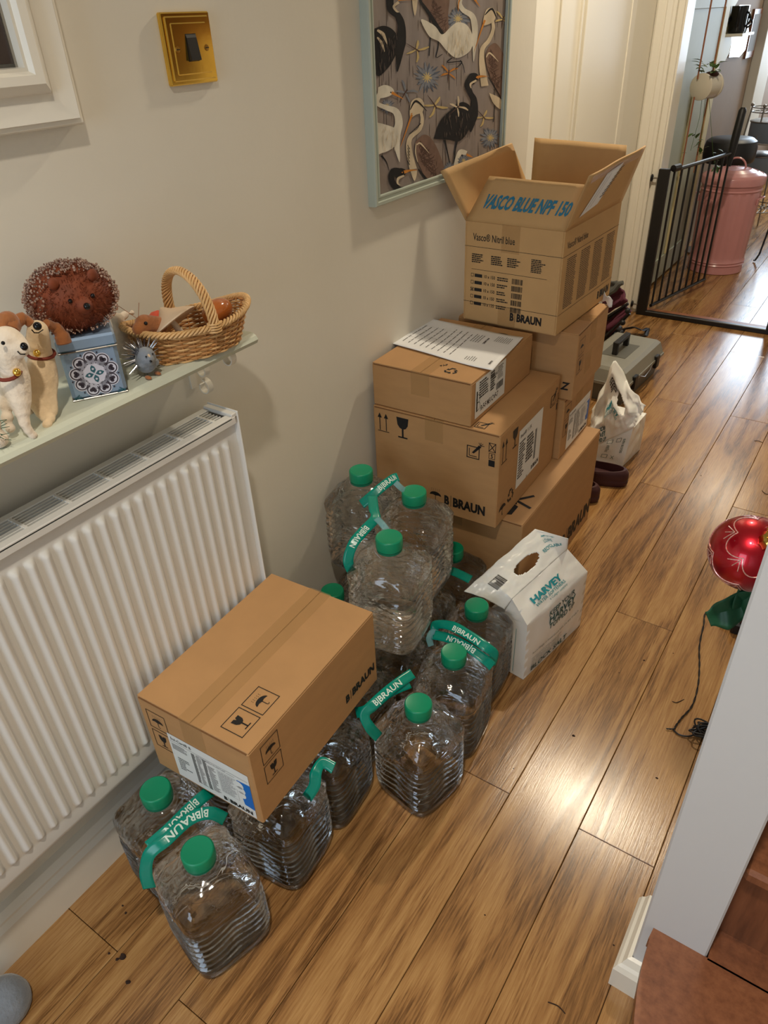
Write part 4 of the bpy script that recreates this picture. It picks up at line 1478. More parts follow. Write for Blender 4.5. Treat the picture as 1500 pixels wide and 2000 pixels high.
# ================================================================ WATER BOTTLES
def bottle_mesh():
    hs = []
    z = 0.0
    prof = [(0, .82), (.0012, .88), (.003, .93), (.007, .97), (.013, .99), (.022, .995)]
    n = 64
    for k in range(n + 1):
        prof.append((.026 + (.146 - .026) * k / n, 1.0))
    prof += [(.149, .975), (.1515, .955), (.154, .955), (.1565, .975), (.160, 1.0), (.165, 1.01), (.171, 1.01), (.177, 1.005), (.183, .995), (.189, .98), (.195, .955), (.200, .92), (.205, .875), (.2095, .815), (.2135, .745), (.217, .67), (.220, .59), (.2225, .51), (.225, .435), (.227, .385), (.229, .355), (.236, .345)]
    N = 112
    A = .0758
    vs, fs = [], []
    for z, s_ in prof:
        t_ = max(0, min(1, (z - .185) / .045))
        ex = 4.8 - 2.8 * t_
        for k in range(N):
            a = 2 * PI * (k + .5) / N
            c_, q_ = abs(math.cos(a)), abs(math.sin(a))
            r = A * s_ / (c_ ** ex + q_ ** ex) ** (1 / ex)
            fr = 1 - t_
            # inclined ribs that form chevrons at the corners
            if .026 < z < .147:
                sd = (a / (PI / 2)) % 1.0          # 0..1 across half sides
                cor = abs(math.sin(2 * a))          # 1 at the corners
                ph = (z + .010 * cor) / .0172
                env = min(1, (z - .026) / .01, (.147 - z) / .006)
                r += env * (.0046 * math.cos(2 * PI * ph) - .0018)
                if .075 < z < .108 and cor < .55:
                    r -= .0010 * env
            if .160 < z < .226:
                e = math.sin((z - .160) / .066 * PI)
                r += .0022 * e * math.cos(8 * a) + .0014 * e * math.cos(12 * a + z * 260)
                # raised arch on each side
                dd = abs(math.hypot(((a + PI / 4) % (PI / 2) - PI / 4) * .075, z - .176) - .024)
                r += .0020 * max(0, 1 - dd / .0035)
            vs.append((r * math.cos(a), r * math.sin(a), z))
    for i_ in range(len(prof) - 1):
        for k in range(N):
            l = (k + 1) % N
            fs.append((i_ * N + k, i_ * N + l, (i_ + 1) * N + l, (i_ + 1) * N + k))
    fs.append(tuple(range(N))[::-1])
    fs.append(tuple((len(prof) - 1) * N + k for k in range(N)))
    return MB().add(vs, fs)


proto = thing('water_bottle', '', 'bottle')
P(bottle_mesh(), 'body', 'pet', proto)
P(MB().lathe([(.0262, .2295), (.0270, .2305), (.0270, .2345), (.0262, .2350)], 48), 'neck_ring', 'capd', proto)
P(MB().lathe([(.0272, .2365), (.0279, .2370), (.0281, .2400), (.0281, .2590), (.0272, .2612), (.0255, .2622), (.0238, .2617), (0, .2617)], 120, rf=lambda a, i_: 1 + (.006 * math.cos(60 * a) if i_ in (2, 3) else 0)), 'cap', 'cap', proto)
GB = 'clear water bottles with green caps'
BH = .2622
BT = [
    ((.298, .362, 0), -.26, 'nearest water bottle, standing alone at the front left'),
    ((.146, .404, 0), -.12, 'water bottle beside the skirting, left of the front bottle'),
    ((.303, .548, 0), .10, 'water bottle on the floor under the near corner of the labelled carton'),
    ((.300, .698, 0), .08, 'water bottle on the floor under the far half of the labelled carton'),
    ((.140, .566, 0), .07, 'water bottle hidden under the carton, next to the radiator'),
    ((.136, .725, 0), .05, 'water bottle hidden under the carton, at its far radiator side'),
    ((.448, .827, 0), -.20, 'rightmost front water bottle, standing on the bare planks'),
    ((.439, .989, 0), .12, 'middle water bottle of the three in the right-hand row, just behind the rightmost front one'),
    ((.411, 1.148, 0), .06, 'farthest bottle of the right row, touching the white salt bag'),
    ((.088, 1.014, 0), .04, 'low water bottle against the wall behind the carton'),
    ((.255, 1.312, 0), .03, 'low water bottle against the bottom carton, behind the stacked bottles'),
    ((.281, 1.003, 0), .03, 'floor bottle directly under the frontmost stacked bottle'),
    ((.250, 1.155, 0), .04, 'floor bottle directly under the right stacked bottle'),
    ((.089, 1.184, 0), .03, 'floor bottle directly under the wall-side stacked bottle'),
    ((.262, .851, 0), .0, 'floor bottle just past the far edge of the labelled carton'),
    ((.086, 1.163, BH), .05, 'stacked water bottle against the wall, upper level'),
    ((.243, 1.148, BH), .09, 'stacked water bottle in front of the arrow-marked carton, upper level'),
    ((.290, .975, BH), .14, 'frontmost stacked water bottle, upper level'),
]
for k, (loc, rz, lb) in enumerate(BT):
    if k == 0:
        proto.location = loc
        proto.rotation_euler = (0, 0, rz)
        proto['label'] = lb
        proto['group'] = GB
    else:
        dup(proto, loc, rz, lb, GB)


# ================================================================ STRAPS
def ribbon(name, label, ctr, wid, txt=(), group='green carrying straps of the bottles', m='strap'):
    """flat plastic strap through centre points, with a width vector at each"""
    n = 10 * (len(ctr) - 1)
    cs = [Vector(c) for c in ctr]
    ws = []
    for k_, c_ in enumerate(cs):
        tg = cs[min(k_ + 1, len(cs) - 1)] - cs[max(k_ - 1, 0)]
        nv = Vector((.42, -.42, .80))
        w_ = nv.cross(tg)
        w_ = w_.normalized() if w_.length > 1e-6 else Vector((0, 1, 0))
        if ws and w_.dot(ws[-1]) < 0:
            w_ = -w_
        if not ws and w_.dot(Vector((-.3, .8, .4))) < 0:
            w_ = -w_
        ws.append(w_ * (.022 if m == 'strap' else .014))
    def at(q, arr):
        k = min(int(q), len(arr) - 2)
        t_ = q - k
        p0, p1, p2, p3 = arr[max(k - 1, 0)], arr[k], arr[k + 1], arr[min(k + 2, len(arr) - 1)]
        return .5 * ((2 * p1) + (p2 - p0) * t_ + (2 * p0 - 5 * p1 + 4 * p2 - p3) * t_ * t_ + (3 * p1 - p0 - 3 * p2 + p3) * t_ ** 3)
    def srf(u, v):
        q = u * (len(cs) - 1)
        return at(q, cs) + at(q, ws) * (v - .5)
    root = thing(name, label, 'strap', ctr[0], 0, group)
    q = MB()
    q.grid(srf, n, 4)
    P(q, 'band', m, root, world=True, solid=.0008)
    for (u0, u1, v0, v1, flip, st) in txt:
        vs, fs, wd = text_geo(st, .02)
        b = MB()
        um, vm = (u0 + u1) / 2, (v0 + v1) / 2
        du, dv = srf(um + .01, vm) - srf(um - .01, vm), srf(um, vm + .1) - srf(um, vm - .1)
        eye = Vector((.972, 0, 1.4)) - srf(um, vm)
        mir = du.cross(dv).dot(eye) < 0
        turn = (du.dot(Vector((.82, .57, 0))) < 0) != flip
        for x, y in vs:
            a, c_ = x / wd, y / .72
            if mir:
                c_ = 1 - c_
            if turn:
                a, c_ = 1 - a, 1 - c_
            u, v = u0 + (u1 - u0) * a, v0 + (v1 - v0) * c_
            p = srf(u, v)
            e = 1e-3
            nn = (srf(min(u + e, 1), v) - srf(max(u - e, 0), v)).cross(srf(u, v + e) - srf(u, v - e)).normalized()
            if nn.dot(Vector((.972, 0, 1.4)) - p) < 0:
                nn = -nn
            b.v.append(tuple(p + nn * .0011))
        b.f = fs
        P(b, 'printed_text', 'strapink', root, world=True, smooth=False, kind='stuff')
    return root

W1 = (.012, .018, .006)
# front pair
ribbon('strap', 'green strap joining the two front bottles, crossing over between their caps',
       [(0.2825, 0.4391, 0.2350), (0.2671, 0.4229, 0.2620), (0.2515, 0.3916, 0.2720), (0.2477, 0.3431, 0.2740), (0.2354, 0.3136, 0.2620), (0.2326, 0.2976, 0.2250), (0.2370, 0.2915, 0.1900)],
       [(.004, .016, .010), (.010, .018, .006), (.014, .018, .004), (.014, .018, .004), (.018, .010, .008), (.022, .0, .004), (.022, .0, .004)],
       [(.18, .50, .2, .78, True, 'B|BRAUN')])
ribbon('strap', 'green strap of the front pair running up under the carton corner',
       [(0.2273, 0.3196, 0.2660), (0.2384, 0.3578, 0.2760), (0.2369, 0.4055, 0.2720), (0.2343, 0.4452, 0.2620), (0.2285, 0.4702, 0.2450)],
       [(-.012, -.016, .004), (-.014, -.016, .003), (-.014, -.017, .003), (-.014, -.017, .003), (-.014, -.017, .003)],
       [(.22, .62, .25, .8, True, 'B|BRAUN')])
# carton pair, sticking out to the right
ribbon('strap', 'short green strap end poking out from under the near carton',
       [(0.3614, 0.5651, 0.2000), (0.3702, 0.5825, 0.2250), (0.3660, 0.5955, 0.2450), (0.3664, 0.6162, 0.2520), (0.3881, 0.6218, 0.2460)],
       [(.02, .008, .0), (.018, .010, .004), (.012, .016, .008), (.008, .018, .010), (.002, .016, .014)])
# right front bottle
ribbon('strap', 'green strap standing up behind the rightmost front bottle',
       [(0.3938, 0.7597, 0.1900), (0.3807, 0.7486, 0.2250), (0.3665, 0.7533, 0.2500), (0.3772, 0.7773, 0.2680), (0.3902, 0.8275, 0.2760), (0.4018, 0.8800, 0.2720)],
       [(.022, -.004, .006), (.022, .002, .006), (.018, .012, .010), (-.008, .016, .018), (-.008, .016, .018), (-.008, .016, .018)],
       [(.58, .86, .25, .8, False, 'B|BRAUN')])
ribbon('strap', 'folded tail of the strap behind the rightmost front bottle',
       [(0.3412, 0.7569, 0.2350), (0.3660, 0.7683, 0.2500), (0.3830, 0.8185, 0.2620), (0.4055, 0.8616, 0.2620)],
       [(.010, .012, .016), (.008, .014, .014), (.008, .014, .010), (.006, .014, .008)])
# right row pair
ribbon('strap', 'green strap curving between the two bottles of the right row',
       [(0.3736, 1.0250, 0.2350), (0.3640, 1.0366, 0.2620), (0.4018, 1.0399, 0.2780), (0.4504, 1.0332, 0.2800), (0.4974, 1.0276, 0.2720), (0.5142, 1.0325, 0.2550), (0.5106, 1.0253, 0.2280)],
       [(.014, .012, .010), (-.004, .018, .016), (.004, .018, .014), (.006, .018, .012), (.008, .018, .010), (.010, .014, .012), (.016, .006, .008)],
       [(.36, .60, .35, .85, False, 'B|BRAUN')])
ribbon('strap', 'lower band of the right row strap with upside-down lettering',
       [(0.3708, 1.0206, 0.2500), (0.4061, 1.0212, 0.2580), (0.4539, 1.0162, 0.2620), (0.4998, 1.0128, 0.2520), (0.5202, 1.0152, 0.2360)],
       [(.004, .018, .006), (.004, .019, .006), (.005, .019, .006), (.006, .018, .006), (.008, .016, .006)],
       [(.24, .62, .2, .75, True, 'B|BRAUN')])
# stacked pair
z2 = BH
ribbon('strap', 'upper green strap tied between the two rear stacked bottles',
       [(0.1551, 1.0661, 0.5050), (0.1691, 1.0794, 0.5200), (0.1836, 1.1062, 0.5370), (0.1935, 1.1397, 0.5450), (0.2008, 1.1497, 0.5460)],
       [(.020, .010, .010), (.016, .016, .010), (.012, .020, .008), (.010, .022, .008), (.010, .022, .008)],
       [(.45, .85, .3, .85, False, 'B|BRAUN')])
ribbon('strap', 'green strap falling in front of the wall-side stacked bottle',
       [(0.1830, 1.0706, 0.5350), (0.2123, 1.0336, 0.5300), (0.2294, 1.0140, 0.5250), (0.2259, 0.9783, 0.5150), (0.2213, 0.9425, 0.5000), (0.2215, 0.9207, 0.4700), (0.2322, 0.9208, 0.4400)],
       [(.022, .0, .0), (.022, .004, .0), (.016, .010, .006), (.008, .014, .012), (.012, .010, .012), (.018, .006, .006), (.02, .004, .004)],
       [(.46, .70, .25, .8, True, 'B|BRAUN')])
ribbon('strap', 'pale clear tape stub beside the cap of the rear stacked bottle',
       [(0.2058, 1.1293, 0.5450), (0.2185, 1.1302, 0.5350), (0.2247, 1.1371, 0.5250)], [(.004, .012, .010)] * 3, m='strapt')
ribbon('strap', 'pale clear tape stub beside the cap of the frontmost stacked bottle',
       [(0.2355, 1.0093, 0.5300), (0.2553, 0.9993, 0.5300), (0.2717, 0.9954, 0.5200)], [(.008, .014, .008)] * 3, m='strapt')
ribbon('strap', 'green strap end beside the low bottle at the bottom carton',
       [(0.2792, 1.2315, 0.2550), (0.3111, 1.2266, 0.2620), (0.3533, 1.2254, 0.2580)], [(-.002, .020, .012)] * 3)
ribbon('strap', 'pale tape loop between right row and stacked bottles',
       [(0.3676, 1.0124, 0.2200), (0.3599, 1.0164, 0.2400), (0.3628, 1.0273, 0.2500), (0.3770, 1.0283, 0.2500)], [(.012, .010, .004)] * 4, m='strapt')


# ================================================================ SALT BAGS
def patch(q, a, b_, c_, d_, n=14, bulge=0.0, wr=.0015, seed=0.0, skip=None, wf=22):
    a, b_, c_, d_ = map(Vector, (a, b_, c_, d_))
    nn = (b_ - a).cross(d_ - a).normalized()
    def f(u, v):
        p = a.lerp(b_, u).lerp(d_.lerp(c_, u), v)
        e = math.sin(PI * u) * math.sin(PI * v)
        w_ = mnoise.noise(Vector((p.x * wf + seed, p.y * wf, p.z * wf))) + .5 * mnoise.noise(Vector((p.x * wf * 2.4, p.y * wf * 2.4 + seed, p.z * wf * 2.4)))
        return p + nn * (bulge * e + wr * w_ * min(1, e * 4))
    q.grid(f, n, n, skip)
    return f


bg = thing('salt_bag', 'upright white plastic block-salt bag with handle hole, beside the right row of bottles', 'bag', (.50, 1.35, 0), 0, 'white salt bags')
a0, a1 = Vector((.515, 1.221, .001)), Vector((.563, 1.484, .001))
b0, b1 = Vector((.385, 1.240, .001)), Vector((.430, 1.500, .001))
a0t, a1t = Vector((.511, 1.222, .186)), Vector((.562, 1.482, .192))
b0t, b1t = Vector((.398, 1.245, .165)), Vector((.440, 1.495, .175))
r0, r1 = Vector((0.4604, 1.2372, 0.2350)), Vector((0.5088, 1.4568, 0.2620))
t0, t0b, t1, t1b = Vector((0.3573, 1.1845, 0.2520)), Vector((0.3915, 1.2934, 0.2850)), Vector((0.4292, 1.4258, 0.3150)), Vector((0.5103, 1.4493, 0.3000))
s0 = Vector((0.4476, 1.2255, 0.2050))
q = MB()
ff = patch(q, a0, a1, a1t, a0t, 18, .006, .0020)
patch(q, b0, a0, a0t, b0t, 12, .004, .0020, 3)
patch(q, a1, b1, b1t, a1t, 12, .004, .0020, 5)
patch(q, b1, b0, b0t, b1t, 12, .004, .0015, 7)
fs_ = patch(q, a0t, a1t, r1, r0, 18, .004, .0045, 9)
patch(q, b0t, a0t, r0, b0t.lerp(r0, .8), 10, .002, .004, 11)
patch(q, b1t, b0t, r0, r1, 14, .002, .004, 15)
patch(q, a1t, b1t, r1, r1, 8, .0, .002, 17)
P(q, 'body', 'bag', bg, world=True, weld=.0008, fixn=True)
q = MB()
def hole(u, v):
    return ((u - .60) / .135) ** 2 + ((v - .40) / .17) ** 2 < 1
def fin(u, v):
    lo = s0.lerp(r0, min(u * 4, 1)) if u < .25 else r0.lerp(r1, (u - .25) / .75)
    if u < .5:
        hi = t0.lerp(t0b, u / .5)
    elif u < .86:
        hi = t0b.lerp(t1, (u - .5) / .36)
    else:
        hi = t1.lerp(t1b, (u - .86) / .14)
    p = lo.lerp(hi, v)
    p.z += .006 * math.sin(PI * v) + .003 * mnoise.noise(Vector((u * 9, v * 5, 1))) * min(1, v * 5) + .0015 * mnoise.noise(Vector((u * 26, v * 12, 4)))
    return p
q.grid(fin, 64, 34, hole)
fo = P(q, 'handle_film', 'bag', bg, world=True, solid=.0012)
i = Ink()
i.text('BLOCK SALT', .10, .06, .085, .62, bold=.02, shear=.1)
i.small(.10, .16, .5, .16, 5, t=.16, rg=.1)
i.text('KEEP YOUR', .34, .82, .085, .44, bold=.015, shear=.15)
i.text('HARVEY', .34, .70, .105, .46, bold=.03, shear=.15)
i.text('TOPPED UP', .34, .60, .085, .44, bold=.02, shear=.15)
i.stamp(lambda u, v, o=0: Vector(ff(u, v)) + Vector((.0016, -.0003, 0)), 'printed_text', 'inkd', bg, world=True)
i = Ink()
i.text('HARVEY', .20, .42, .26, .62, bold=.04)
i.text('WATER SOFTENERS', .22, .24, .13, .60, bold=.01)
i.text('a Culligan company', .46, .10, .09, .36)
i.stamp(lambda u, v, o=0: Vector(fs_(u * .8 + .02, v * .85 + .05)) + Vector((.0016, -.0008, .0016)), 'printed_brand', 'inkt', bg, world=True)
i = Ink()
i.text('Accordingly in accordance with EN 973 Grade A', .1, .38, .035, .8)
i.stamp(lambda u, v, o=0: Vector(ff(u, v)) + Vector((.0016, -.0003, 0)), 'printed_line', 'inkd', bg, world=True)
i = Ink()
i.bars(.20, .40, .16, .30, 24)
i.stamp(lambda u, v, o=0: Vector(fin(u, v)) + Vector((.0006, -.0008, .0016)), 'bar_code', 'ink', bg, world=True)
i = Ink()
i.text('RECYCLABLE', .78, .30, .10, .17, bold=.02)
i.text('LDPE', .84, .50, .10, .06)
i.recycle(.84, .66, .09)
i.stamp(lambda u, v, o=0: Vector(fin(u, v)) + Vector((.0006, -.0008, .0016)), 'printed_mark', 'inkt', bg, world=True)
i = Ink()
i.text('BLOCK SALT', .62, .45, .10, .5, bold=.02, rot=PI / 2)
i.line([(.78, .1), (.78, .9)], .01)
i.frame(.35, .2, .15, .1, .01)
ffr = quad(b0, a0, a0t, b0t)
i.stamp(lambda u, v, o=0: ffr(u, v, .006), 'printed_side', 'inkt', bg, world=True)

# second bag: crumpled, beyond the bottom carton
bg = thing('salt_bag', 'crumpled half-empty white salt bag with a tall torn corner, near the grey toolbox', 'bag', (.33, 2.44, 0), 0, 'white salt bags')
q = MB()
c0, c1, c2, c3 = Vector((.235, 2.36, .001)), Vector((.385, 2.36, .001)), Vector((.400, 2.52, .001)), Vector((.25, 2.53, .001))
d0, d1, d2, d3 = Vector((.245, 2.365, .165)), Vector((.392, 2.375, .170)), Vector((.405, 2.50, .175)), Vector((.26, 2.51, .17))
d1 = Vector((0.3961, 2.3750, 0.1546)); d0 = Vector((0.2743, 2.3650, 0.0890)); d2.z = d3.z = d1.z + .01
for a, b_, c_, d_, sd in ((c0, c1, d1, d0, 1), (c1, c2, d2, d1, 2), (c2, c3, d3, d2, 3), (c3, c0, d0, d3, 4)):
    patch(q, a, b_, c_, d_, 12, .006, .008, sd, wf=26)
patch(q, d0, d1, d2, d3, 12, .02, .010, 6, wf=26)
P(q, 'body', 'bag', bg, world=True, weld=.001, fixn=True)
e0, e1 = Vector((0.2699, 2.3500, 0.0604)), Vector((0.4014, 2.3650, 0.1647))
g0, g1, g2, g3, g4 = [Vector(p) for p in ((0.2318, 2.4000, 0.1809), (0.2597, 2.4300, 0.2933), (0.2782, 2.4400, 0.3756), (0.3290, 2.4300, 0.3044), (0.4211, 2.4000, 0.2429))]
def fin2(u, v):
    lo = e0.lerp(e1, u)
    seg = [(0, g0), (.30, g1), (.47, g2), (.60, g3), (1, g4)]
    for (ua, pa), (ub, pb) in zip(seg, seg[1:]):
        if u <= ub:
            hi = pa.lerp(pb, (u - ua) / (ub - ua))
            break
    p = lo.lerp(hi, v)
    k = min(1, v * 4)
    p.y += .030 * mnoise.noise(Vector((u * 6, v * 4, 7))) * k + .006 * mnoise.noise(Vector((u * 15, v * 11, 2))) * k - .02 * math.sin(PI * v)
    p.x += .006 * mnoise.noise(Vector((u * 9, v * 8, 5))) * k
    return p
q = MB()
q.grid(fin2, 50, 40, lambda u, v: ((u - .62) / .09) ** 2 + ((v - .62 + (u - .62) * 1.2) / .12) ** 2 < 1)
P(q, 'handle_film', 'bag', bg, world=True, solid=.0012)
ofs = lambda f: (lambda u, v, o=0: Vector(f(u, v)) + Vector((.0006, -.0028, .0008)))
i = Ink()
i.text('HARVEY', .34, .46, .09, .26, bold=.04, rot=-.35)
i.text('WATER SOFTENERS', .32, .40, .045, .26, rot=-.35)
i.stamp(ofs(fin2), 'printed_brand', 'inkt', bg, world=True)
i = Ink()
for k, s_ in enumerate(('KEEP YOUR', 'HARVEY', 'TOPPED UP')):
    i.text(s_, .03, .26 - .10 * k, .075, .30, bold=.03, rot=-.2)
i.stamp(ofs(fin2), 'printed_text', 'inkd', bg, world=True)
i = Ink()
i.small(.42, .62, .12, .18, 5, t=.7)
i.stamp(ofs(fin2), 'printed_mark', 'inkf', bg, world=True)
i = Ink()
i.text('EVEN BLOCKS', .84, .80, .06, .4, rot=-PI / 2, bold=.02)
i.frame(.42, .70, .15, .12, .012)
i.frame(.42, .20, .15, .12, .012)
i.frame(.66, .72, .13, .12, .012)
i.small(.45, .4, .1, .25, 6)
i.line([(.66, .2), (.74, .3)], .012)
i.line([(.66, .3), (.74, .2)], .012)
fq = quad(c0, c1, d1, d0)
i.stamp(lambda u, v, o=0: fq(u, v, .011), 'printed_side', 'inkd', bg, world=True)

# ================================================================ CLOGS
def clog(label, loc, rz):
    t = thing('clog', label, 'shoe', loc, rz, 'maroon clogs')
    # foot points to -x; heel at +x
    L_, Wd = .25, .088
    def outline(a):
        c_, s_ = math.cos(a), math.sin(a)
        x = L_ / 2 * (abs(c_) ** .9) * (1 if c_ > 0 else -1)
        w_ = Wd / 2 * (1.0 - .14 * (x / (L_ / 2)) )
        return x, w_ * (abs(s_) ** .82) * (1 if s_ > 0 else -1)
    N = 40
    rings = []
    for z, k in ((0, .93), (.004, .98), (.012, 1.0), (.022, 1.0), (.024, .985), (.028, 1.0)):
        rings.append([(outline(2 * PI * i / N)[0] * k, outline(2 * PI * i / N)[1] * k, z) for i in range(N)])
    hts = []
    for st_, k in ((.3, 1.0), (.6, .99), (.85, .95), (1.0, .90)):
        r_ = []
        for i in range(N):
            x, y = outline(2 * PI * i / N)
            heel = max(0, x / (L_ / 2))
            H_ = .052 + .012 * heel + .012 * max(0, -x / (L_ / 2))
            r_.append((x * k, y * k, .028 + (H_ - .028) * st_))
        rings.append(r_)
    # inner lip and foot bed
    for k, dz in ((.84, .0), (.82, -.012), (.80, -.03)):
        r_ = []
        for i in range(N):
            x, y, z = rings[9][i]
            r_.append((x / .90 * k, y / .90 * k, max(.016, z + dz)))
        rings.append(r_)
    q = MB()
    vs = [p for r_ in rings for p in r_]
    fs = [tuple(range(N))[::-1]]
    for j in range(len(rings) - 1):
        for i in range(N):
            l = (i + 1) % N
            fs.append((j * N + i, j * N + l, (j + 1) * N + l, (j + 1) * N + i))
    fs.append(tuple((len(rings) - 1) * N + i for i in range(N)))
    P(q.add(vs, fs), 'body', 'clog', t)
    # closed vamp over the toes
    q = MB()
    def vf(u, v):
        x = -.012 - (L_ / 2 - .02) * u
        w_ = Wd / 2 * (1 - .14 * x / (L_ / 2)) * .93 * math.sqrt(max(0, 1 - (abs(x) / (L_ / 2)) ** 2.6))
        a = PI * v
        return (x, w_ * math.cos(a), .052 + (.030 * (1 - u ** 2) + .004) * math.sin(a))
    q.grid(vf, 14, 14)
    P(q, 'vamp', 'clog', t, solid=.004)
    return t
clog('maroon rubber clog farther from the camera, heel sticking out behind the bottom carton', (.318, 2.232, 0), .10)
clog('maroon rubber clog nearer the camera, only its heel showing past the bottom carton', (.268, 2.088, 0), .06)

# ================================================================ TOOLBOX
tb = thing('toolbox', 'grey plastic toolbox with a black handle and latches, on the floor', 'toolbox', (.1175, 3.06, 0), -.053)
SX, SY, HB, HT = .245, .44, .085, .158
q = MB()
def taper(q, x0, y0, z0, x1, y1, z1):
    vs = [(-x0, -y0, z0), (x0, -y0, z0), (x0, y0, z0), (-x0, y0, z0), (-x1, -y1, z1), (x1, -y1, z1), (x1, y1, z1), (-x1, y1, z1)]
    q.add(vs, [(3, 2, 1, 0), (4, 5, 6, 7), (0, 1, 5, 4), (1, 2, 6, 5), (2, 3, 7, 6), (3, 0, 4, 7)])
taper(q, SX / 2 - .018, SY / 2 - .02, 0, SX / 2 - .006, SY / 2 - .008, HB)
P(q, 'tray', 'toold', tb, smooth=False)
q = MB()
taper(q, SX / 2 + .004, SY / 2 + .004, HB, SX / 2 + .004, SY / 2 + .004, HB + .012)
taper(q, SX / 2, SY / 2, HB + .012, SX / 2 - .014, SY / 2 - .012, HT - .012)
taper(q, SX / 2 - .014, SY / 2 - .012, HT - .012, SX / 2 - .030, SY / 2 - .022, HT)
P(q, 'lid', 'tool', tb, smooth=False)
P(MB().box((-.055, -.085, HT), (.055, .085, HT + .0015)), 'handle_recess', 'toold', tb, smooth=False)
q = MB()
for y in (-.062, .062):
    q.box((-.011, y - .010, HT), (.011, y + .010, HT + .046), .002)
q.box((-.012, -.072, HT + .040), (.012, .072, HT + .058), .003)
P(q, 'handle', 'rubber', tb, smooth=False)
for y in (-.13, .13):
    q = MB()
    q.box((SX / 2 - .004, y - .018, HB - .028), (SX / 2 + .012, y + .018, HB + .030), .003)
    P(q, 'latch', 'rubber', tb, smooth=False)
q = MB().tube([(SX / 2 + .004, -.07, HB + .004), (SX / 2 + .012, -.03, HB - .012), (SX / 2 + .012, .03, HB + .0), (SX / 2 + .004, .07, HB + .006)], .002)
P(q, 'wire_loop', 'steel', tb)

# ================================================================ FOLDED PUSHCHAIR (maroon) AND STRAP
pc_ = thing('folded_pushchair', 'folded maroon fabric pushchair with black frame, leaning by the door casing', 'pushchair', (-.06, 3.55, 0))
Yp = 3.50
def sheet(name, cs, m, y=Yp, dep=.12, n=10, amp=.012, sd=0.0):
    a, b_, c_, d_ = [Vector(c) for c in cs]
    q = MB()
    def f(u, v):
        p = a.lerp(b_, u).lerp(d_.lerp(c_, u), v)
        p.y += amp * math.sin(9 * v + 3 * u + sd) + amp * .6 * mnoise.noise(Vector((u * 5 + sd, v * 6, sd)))
        p.z += amp * .4 * mnoise.noise(Vector((u * 6, v * 6 + sd, 3)))
        return p
    q.grid(f, 16, 14)
    return P(q, name, m, pc_, world=True, solid=.012)
sheet('canopy', ((-0.1014, 3.4700, 0.1509), (0.0024, 3.4700, 0.2379), (-0.0449, 3.4700, 0.3050), (-0.1232, 3.4700, 0.2343)), 'maroon')
sheet('canopy', ((-0.0898, 3.4400, 0.0685), (0.0223, 3.4400, 0.2051), (0.0041, 3.4400, 0.2272), (-0.0894, 3.4400, 0.1416)), 'maroon', sd=3, amp=.006)
sheet('seat_fabric', ((-0.0443, 3.4100, 0.0787), (0.0433, 3.4100, 0.2126), (0.0247, 3.4100, 0.2220), (-0.0660, 3.4100, 0.1241)), 'maroon', sd=5, amp=.004)
sheet('shade_fabric', ((-0.1032, 3.4600, -0.0431), (-0.0416, 3.4600, 0.0808), (-0.0126, 3.4600, 0.1784), (-0.1104, 3.4600, 0.0899)), 'rubber', sd=5, amp=.004)
sheet('hood_lining', ((-0.1301, 3.5200, 0.2290), (-0.0765, 3.5200, 0.2670), (-0.0751, 3.5200, 0.3094), (-0.1252, 3.5200, 0.3051)), 'greyfab', sd=1, amp=.004)
q = MB()
for pts in (((-0.1243, 3.4400, 0.2478), (-0.0916, 3.4400, 0.2675), (-0.0600, 3.4400, 0.2917), (-0.0423, 3.4400, 0.3233), (-0.0238, 3.4400, 0.3306)),):
    q.tube(pts, [.012, .014, .014, .014, .010])
P(q, 'foam_handle', 'greyfab', pc_, world=True)
q = MB()
for a, b_ in (((-0.0746, 3.4200, 0.1605), (0.0206, 3.4200, 0.2430)), ((-0.0615, 3.3900, 0.0693), (0.0431, 3.3900, 0.2088)), ((-0.0709, 3.4300, 0.1452), (0.0077, 3.4300, 0.2258)), ((-0.1336, 3.5600, 0.3008), (-0.1252, 3.5600, -0.1114)), ((-0.0490, 3.4200, -0.1002), (-0.0134, 3.4000, 0.1004))):
    q.tube([a, b_], .007)
P(q, 'frame_tube', 'rubber', pc_, world=True)
for c_ in ((-0.0129, 3.3700, 0.0641), (-0.0148, 3.3700, 0.0061), (0.0196, 3.3700, 0.1161), (0.0373, 3.3700, 0.2263), (0.0219, 3.3700, 0.1669)):
    P(MB().ball(c_, .014, 8, 6), 'joint', 'rubber', pc_, world=True)
q = MB()
q.lathe([(0, -.02), (.05, -.02), (.056, -.01), (.056, .01), (.05, .02), (0, .02)], 24, (-.03, 3.47, .057), (1, .1, 0))
P(q, 'wheel', 'rubber', pc_, world=True)
q = MB()
p0 = [Vector(p) for p in ((-0.0482, 3.5534, 0.0300), (-0.0437, 3.6014, 0.0500), (-0.0023, 3.6410, 0.0550), (0.0411, 3.6519, 0.0400), (0.0389, 3.7537, 0.0200), (0.0565, 3.6686, 0.0100), (0.0244, 3.6230, 0.0060))]
q.grid(lambda u, v: p0[int(u * 5.99)].lerp(p0[int(u * 5.99) + 1], u * 5.99 % 1) + Vector((.012 * math.sin(v * 3), .05 * v, -.02 * v)), 24, 6)
tag(P(q, 'harness_strap', 'rubber', solid=.004), 'black looped strap lying on the floor behind the toolbox', 'strap')

